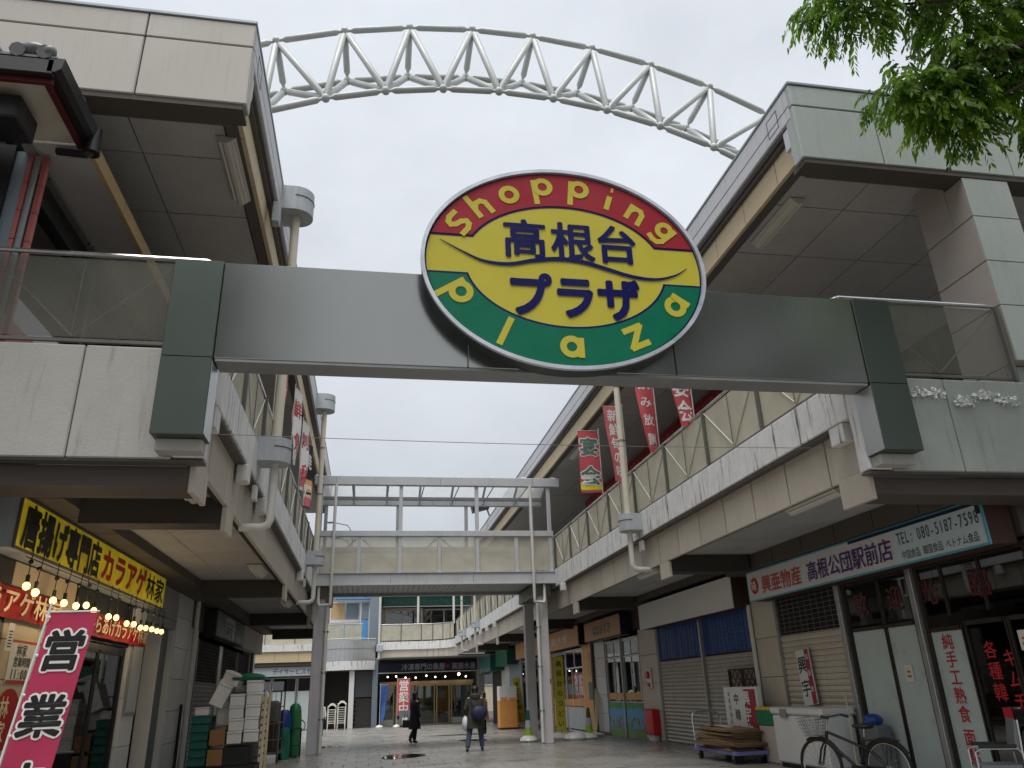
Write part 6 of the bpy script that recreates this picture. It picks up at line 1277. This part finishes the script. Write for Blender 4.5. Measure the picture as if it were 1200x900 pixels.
# ================================================================== people
def person(label, loc, face, pose, mats, coat=None, sc=1.0, hood=False, holds=None):
    """pose: dict of joint positions (metres, x forward, y left, z up)"""
    t = Thing('person', label, 'person', loc, face, local=True); J = {'pelvis': (0, 0, .93), 'waist': (0, 0, 1.08), 'chest': (0, 0, 1.28), 'neck': (0, 0, 1.44), 'head0': (.015, 0, 1.52), 'head1': (.02, 0, 1.60), 'head2': (.01, 0, 1.67)}
    J.update(pose); names = list(J); V = [Vector(J[n]) for n in names]; ix = {n: i for i, n in enumerate(names)}
    rad = {'pelvis': .135, 'waist': .12, 'chest': .14, 'neck': .055, 'head0': .07, 'head1': .092, 'head2': .075}
    ed = [('pelvis', 'waist'), ('waist', 'chest'), ('chest', 'neck'), ('neck', 'head0'), ('head0', 'head1'), ('head1', 'head2')]
    for s_ in ('l', 'r'):
        ed += [('chest', s_+'sho'), (s_+'sho', s_+'elb'), (s_+'elb', s_+'wri'), (s_+'wri', s_+'palm'), ('pelvis', s_+'hip'), (s_+'hip', s_+'kne'), (s_+'kne', s_+'ank'), (s_+'ank', s_+'toe')]
        rad.update({s_+'sho': .065, s_+'elb': .045, s_+'wri': .03, s_+'palm': .034, s_+'hip': .085, s_+'kne': .06, s_+'ank': .042, s_+'toe': .036})
        p, w_ = Vector(J[s_+'palm']), Vector(J[s_+'wri']); d = (p-w_).normalized(); sd = Vector((0, 1, 0)).cross(d)
        for k, (off, ln) in enumerate(((-.03, .07), (-.01, .08), (.01, .075), (.03, .06), (-.05, .035))):
            nm_ = s_+'f%d' % k; names.append(nm_); ix[nm_] = len(V); V.append(p + d*ln + sd*off + Vector((0, (.02 if s_ == 'r' else -.02), 0))); rad[nm_] = .009; ed.append((s_+'palm', nm_))
    me = bpy.data.meshes.new('body'); me.from_pydata([tuple(v*sc) for v in V], [(ix[a], ix[b]) for a, b in ed], []); o = bpy.data.objects.new('body', me); _ts.collection.objects.link(o)
    md = o.modifiers.new('s', 'SKIN'); sv = me.skin_vertices[0].data
    for n_, i in ix.items(): sv[i].radius = (rad[n_]*sc, rad[n_]*sc); sv[i].use_root = n_ == 'pelvis'
    o.modifiers.new('u', 'SUBSURF').levels = 2
    dg = wdg(); nm2 = bpy.data.meshes.new_from_object(o.evaluated_get(dg)); bpy.data.objects.remove(o)
    nm2.materials.clear(); nm2.materials.append(M[mats['skin']]); nm2.polygons.foreach_set('use_smooth', [True]*len(nm2.polygons)); t.add('body', nm2)
    S = lambda n_: Vector(J[n_])*sc
    h = S('head1'); m = MB(); m.sphere(h + Vector((-.018, 0, .028))*sc, .108*sc, .104*sc, .112*sc, n=16, m=10); 
    if hood != 'bald': m.sphere(h + Vector((-.05, 0, -.06))*sc, .075*sc, .088*sc, .11*sc, n=14, m=8)
    t.mb('hair', m, 'hair', True); t.mb('nose', MB().sphere(h + Vector((.10, 0, -.015))*sc, .02*sc, .014*sc, .022*sc, n=8, m=6), 'skin', True)
    for s_ in (-1, 1): t.mb('eye', MB().sphere(h + Vector((.088, s_*.034, .005))*sc, .008*sc, n=6, m=5), 'black'); t.mb('ear', MB().sphere(h + Vector((.0, s_*.098, -.01))*sc, .02*sc, .012*sc, .03*sc, n=8, m=6), 'skin', True)
    t.mb('mouth', MB().sphere(h + Vector((.085, 0, -.058))*sc, .008*sc, .024*sc, .006*sc, n=8, m=5), 'text_pinkred')
    for s_ in ('l', 'r'):
        t.mb('trouser_leg', MB().path([S(s_+'hip') + Vector((0, 0, .04)), S(s_+'kne'), S(s_+'ank') + Vector((0, 0, .03))], [.105*sc, .082*sc, .065*sc], 12), mats['legs'], True)
        a, to = S(s_+'ank'), S(s_+'toe'); t.mb('shoe', MB().path([a + (a-to)*.35 - Vector((0, 0, .02)), a - Vector((0, 0, .02)), to], [.042*sc, .05*sc, .036*sc], 10), 'shoe', True)
        t.mb('sleeve', MB().path([S(s_+'sho'), S(s_+'elb'), S(s_+'wri')], [.088*sc, .068*sc, .055*sc], 12), mats['coat'], True)
    rings = []
    for z_, rx_, ry_, dx in coat: rings.append([(dx + rx_*math.cos(2*math.pi*i/18)*(1+.04*math.sin(5*2*math.pi*i/18)), ry_*math.sin(2*math.pi*i/18), z_*sc) for i in range(18)])
    t.mb('coat', MB().loft(rings), mats['coat'], True)
    if hood is True: t.mb('hood', MB().loft([[(-.06 + r*.7*math.cos(2*math.pi*i/16), r*math.sin(2*math.pi*i/16), z_*sc) for i in range(16)] for r, z_ in ((.12, 1.36), (.16, 1.42), (.14, 1.5), (.07, 1.53))]), mats['coat'], True)
    return t
longcoat = [(.48, .21, .23, 0), (.62, .20, .225, 0), (.9, .165, .20, 0), (1.08, .14, .185, 0), (1.28, .15, .21, 0), (1.38, .12, .20, 0), (1.45, .075, .10, 0)]
poseA = dict(lsho=(0, .17, 1.37), lelb=(.03, .23, 1.12), lwri=(.22, .20, 1.05), lpalm=(.28, .19, 1.06), rsho=(0, -.17, 1.37), relb=(-.06, -.24, 1.10), rwri=(.03, -.25, .88), rpalm=(.05, -.25, .80),
             lhip=(0, .085, .88), lkne=(.10, .085, .49), lank=(.06, .085, .09), ltoe=(.19, .085, .035), rhip=(0, -.085, .88), rkne=(-.06, -.08, .48), rank=(-.26, -.08, .16), rtoe=(-.19, -.08, .045))
A = person('person in a long black coat walking with a dark handbag', (1.72, 30.0, gz(30)), R_(35), poseA, dict(skin='skin', coat='coat_black', legs='trousers_black'), longcoat, .99)
b_ = Thing('handbag', 'black handbag carried by the person in the long black coat', 'handbag', (1.42, 30.25, gz(30)+.5)); b_.box('bag_body', 'black', 1.30, 1.54, 30.16, 30.34, gz(30)+.52, gz(30)+.78, .02); b_.mb('strap', MB().path([(1.34, 30.25, gz(30)+.78), (1.38, 30.25, gz(30)+.95), (1.46, 30.25, gz(30)+.95), (1.50, 30.25, gz(30)+.78)], .01, 6), 'black', True)
poseB = dict(lsho=(0, .18, 1.37), lelb=(-.05, .27, 1.12), lwri=(.08, .24, .92), lpalm=(.11, .24, .85), rsho=(0, -.18, 1.37), relb=(-.02, -.27, 1.12), rwri=(.18, -.22, 1.02), rpalm=(.24, -.21, 1.0),
             lhip=(0, .10, .88), lkne=(-.02, .17, .49), lank=(-.16, .22, .10), ltoe=(-.05, .24, .035), rhip=(0, -.10, .88), rkne=(.10, -.16, .48), rank=(.08, -.19, .09), rtoe=(.20, -.20, .035))
coatB = [(.60, .22, .27, 0), (.72, .21, .265, 0), (.95, .18, .23, 0), (1.10, .16, .21, 0), (1.28, .165, .225, 0), (1.38, .13, .21, 0), (1.46, .08, .11, 0)]
B = person('person in an olive coat walking away with a navy shoulder bag', (3.05, 23.4, 0), R_(82), poseB, dict(skin='skin', coat='coat_olive', legs='jeans'), coatB, .985, True)
t = Thing('shoulder_bag', 'round navy bag slung on the back of the olive coat', 'bag', (3.15, 23.1, .82)); t.mb('bag_body', MB().sphere((3.13, 23.14, .98), .23, .11, .20, n=16, m=10), 'bag_navy', True); t.mb('strap', MB().path([(3.0, 23.14, 1.15), (2.92, 23.2, 1.3), (2.9, 23.36, 1.42), (3.0, 23.5, 1.36)], .018, 6), 'bag_navy', True)
t = Thing('carrier_bag', 'pale plastic bag held by the person in the olive coat', 'bag', (2.76, 23.45, .55)); t.mb('bag_body', MB().sphere((2.78, 23.45, .72), .10, .12, .2, n=12, m=8), 'plastic_bag', True); t.mb('handle', MB().path([(2.74, 23.45, .9), (2.79, 23.47, .97), (2.84, 23.45, .9)], .008, 5), 'plastic_bag')
stand = dict(lsho=(0, .17, 1.37), lelb=(0, .24, 1.12), lwri=(.06, .24, .90), lpalm=(.08, .24, .82), rsho=(0, -.17, 1.37), relb=(0, -.24, 1.12), rwri=(.06, -.24, .90), rpalm=(.08, -.24, .82),
             lhip=(0, .09, .88), lkne=(.02, .10, .49), lank=(0, .10, .09), ltoe=(.12, .11, .035), rhip=(0, -.09, .88), rkne=(.02, -.10, .49), rank=(-.02, -.10, .09), rtoe=(.10, -.11, .035))
person('person in a brown coat half hidden behind the olive coat', (5.15, 36.5, gz(36.5)), R_(150), stand, dict(skin='skin', coat='coat_brown', legs='trousers_black'), coatB, 1.0)
shirt = [(.84, .15, .19, 0), (1.0, .14, .18, 0), (1.28, .15, .21, 0), (1.38, .12, .20, 0), (1.45, .075, .10, 0)]
person('person in white top and blue trousers half behind the left footbridge column', (-2.42, 46.0, gz(46)), R_(-60), stand, dict(skin='skin', coat='shirt_white', legs='trousers_blue'), shirt, 1.0)

# ================================================================== trees
def limb(t, nm, pts, rads): return t.mb(nm, MB().path(pts, rads, 9), 'bark', True)
def spray(m, rnd, p, d, ln, nl, ll, lw_):
    """a drooping twig with leaflets on both sides"""
    d = d.normalized(); sd = d.cross(Z)
    sd = sd.normalized() if sd.length > .1 else X.copy(); q = p.copy()
    for i in range(nl):
        d = (d + Vector((0, 0, -.17))).normalized(); q = q + d*(ln/nl)
        for s_ in (-1, 1):
            ax = (d*.75 + sd*s_*rnd.uniform(.5, .95) + Vector((0, 0, -.7+rnd.uniform(-.3, .25)))).normalized(); L_ = ll*rnd.uniform(.7, 1.15); nrm = ax.cross(Vector((rnd.uniform(-1, 1), rnd.uniform(-1, 1), rnd.uniform(-.3, 1.2)))).normalized()*lw_*rnd.uniform(.8, 1.1)
            k = len(m.v); b0 = q + sd*s_*.004; m.v += [tuple(b0), tuple(b0 + ax*L_*.45 + nrm), tuple(b0 + ax*L_), tuple(b0 + ax*L_*.45 - nrm)]; m.f.append((k, k+1, k+2, k+3))
rnd = random.Random(12)
TR = Thing('street_tree', 'leafy green tree reaching into the upper right corner', 'tree', (9.6, 4.3, 0))
limb(TR, 'trunk', [(9.6, 4.3, -.05), (9.55, 4.3, 1.5), (9.4, 4.4, 3.5), (9.2, 4.5, 5.5), (9.0, 4.6, 7.2)], [.26, .22, .2, .17, .14])
LOBES = [((5.62, 6.55, 9.85), .36, .34, 66), ((6.05, 6.45, 9.70), .50, .36, 106), ((5.95, 6.3, 10.25), .6, .4, 89), ((6.85, 6.3, 9.95), .55, .40, 142), ((7.55, 6.2, 9.55), .70, .62, 267), ((6.45, 6.5, 8.52), .40, .34, 106), ((6.85, 6.45, 8.32), .42, .42, 142), ((7.3, 6.3, 8.75), .55, .55, 213), ((7.05, 6.4, 7.98), .26, .30, 60), ((8.0, 6.1, 8.75), .50, .55, 195), ((7.95, 6.15, 7.95), .22, .36, 71),
         ((6.5, 5.9, 10.8), 1.1, .6, 160), ((8.6, 5.6, 9.6), 1.2, 1.0, 267), ((7.8, 5.3, 11.0), 1.4, .9, 231), ((9.6, 4.5, 10.6), 1.6, 1.3, 267), ((10.8, 4.6, 9.2), 1.2, 1.2, 160), ((9.4, 3.4, 9.0), 1.1, 1.0, 160)]
cm = MB(); hub = Vector((9.0, 4.6, 7.2)); bm_ = []
for (c, r, rz_, n) in LOBES:
    c = Vector(c); mid = hub.lerp(c, .5) + Vector((0, 0, .7)); bm_.append((hub, mid, c))
    for i in range(n):
        d = Vector((rnd.gauss(0, 1), rnd.gauss(0, 1), rnd.gauss(0, 1))).normalized()*rnd.random()**.45
        p = c + Vector((d.x*r, d.y*r*.9, d.z*rz_)); o_ = Vector((d.x + rnd.uniform(-.5, .2), d.y + rnd.uniform(-.6, .3), -.2 + rnd.uniform(-.5, .3)))
        spray(cm, rnd, p, o_, rnd.uniform(.26, .46), rnd.randint(6, 9), .122, .0195)
for k, (a, m_, c) in enumerate(bm_): limb(TR, 'branch', [a, a.lerp(m_, .6) + Vector((0, 0, .2)), m_, m_.lerp(c, .6), c], [.07, .05, .035, .02, .008])
cr = TR.mb('crown', cm, 'leaf'); cr['kind'] = 'stuff' if False else 'part'
if 'kind' in cr: del cr['kind']
for k, (x, y, h, lb) in enumerate(((-8.0, -9.0, 21, 'tall green tree on the pavement behind the viewer to the left'), (13.0, -9.0, 22, 'tall green tree on the pavement behind the viewer to the right'), (21.0, -5.0, 20, 'tall green tree furthest to the right behind the viewer'))):
    t = Thing('street_tree', lb, 'tree', (x, y, 0), group='street trees behind the entrance'); limb(t, 'trunk', [(x, y, -.05), (x+.1, y, 3), (x, y+.1, 7), (x+.2, y, h*.8)], [.35, .28, .2, .06]); m = MB()
    for i in range(5): a = 2*math.pi*i/5; limb(t, 'branch', [(x, y, 4+i*.6), (x+1.5*math.cos(a), y+1.5*math.sin(a), 7+i*.5), (x+3*math.cos(a), y+3*math.sin(a), 9+i*.6)], [.14, .09, .03])
    for i in range(130):
        d = Vector((rnd.gauss(0, 1), rnd.gauss(0, 1), rnd.gauss(0, 1))).normalized()*rnd.random()**.4; c = Vector((x + d.x*4.8, y + d.y*4.0, h*.63 + d.z*h*.33))
        for j in range(60):
            e = Vector((rnd.gauss(0, .5), rnd.gauss(0, .5), rnd.gauss(0, .4))); q = c + e; u = Vector((rnd.uniform(-1, 1), rnd.uniform(-1, 1), rnd.uniform(-1, 1))).normalized()*.24; v = u.orthogonal().normalized()*.11; m.quad(q-u, q+v, q+u, q-v)
    t.mb('crown', m, 'leaf_back')
bpy.data.objects.remove(_fo); bpy.data.curves.remove(_fc); bpy.data.scenes.remove(_ts)
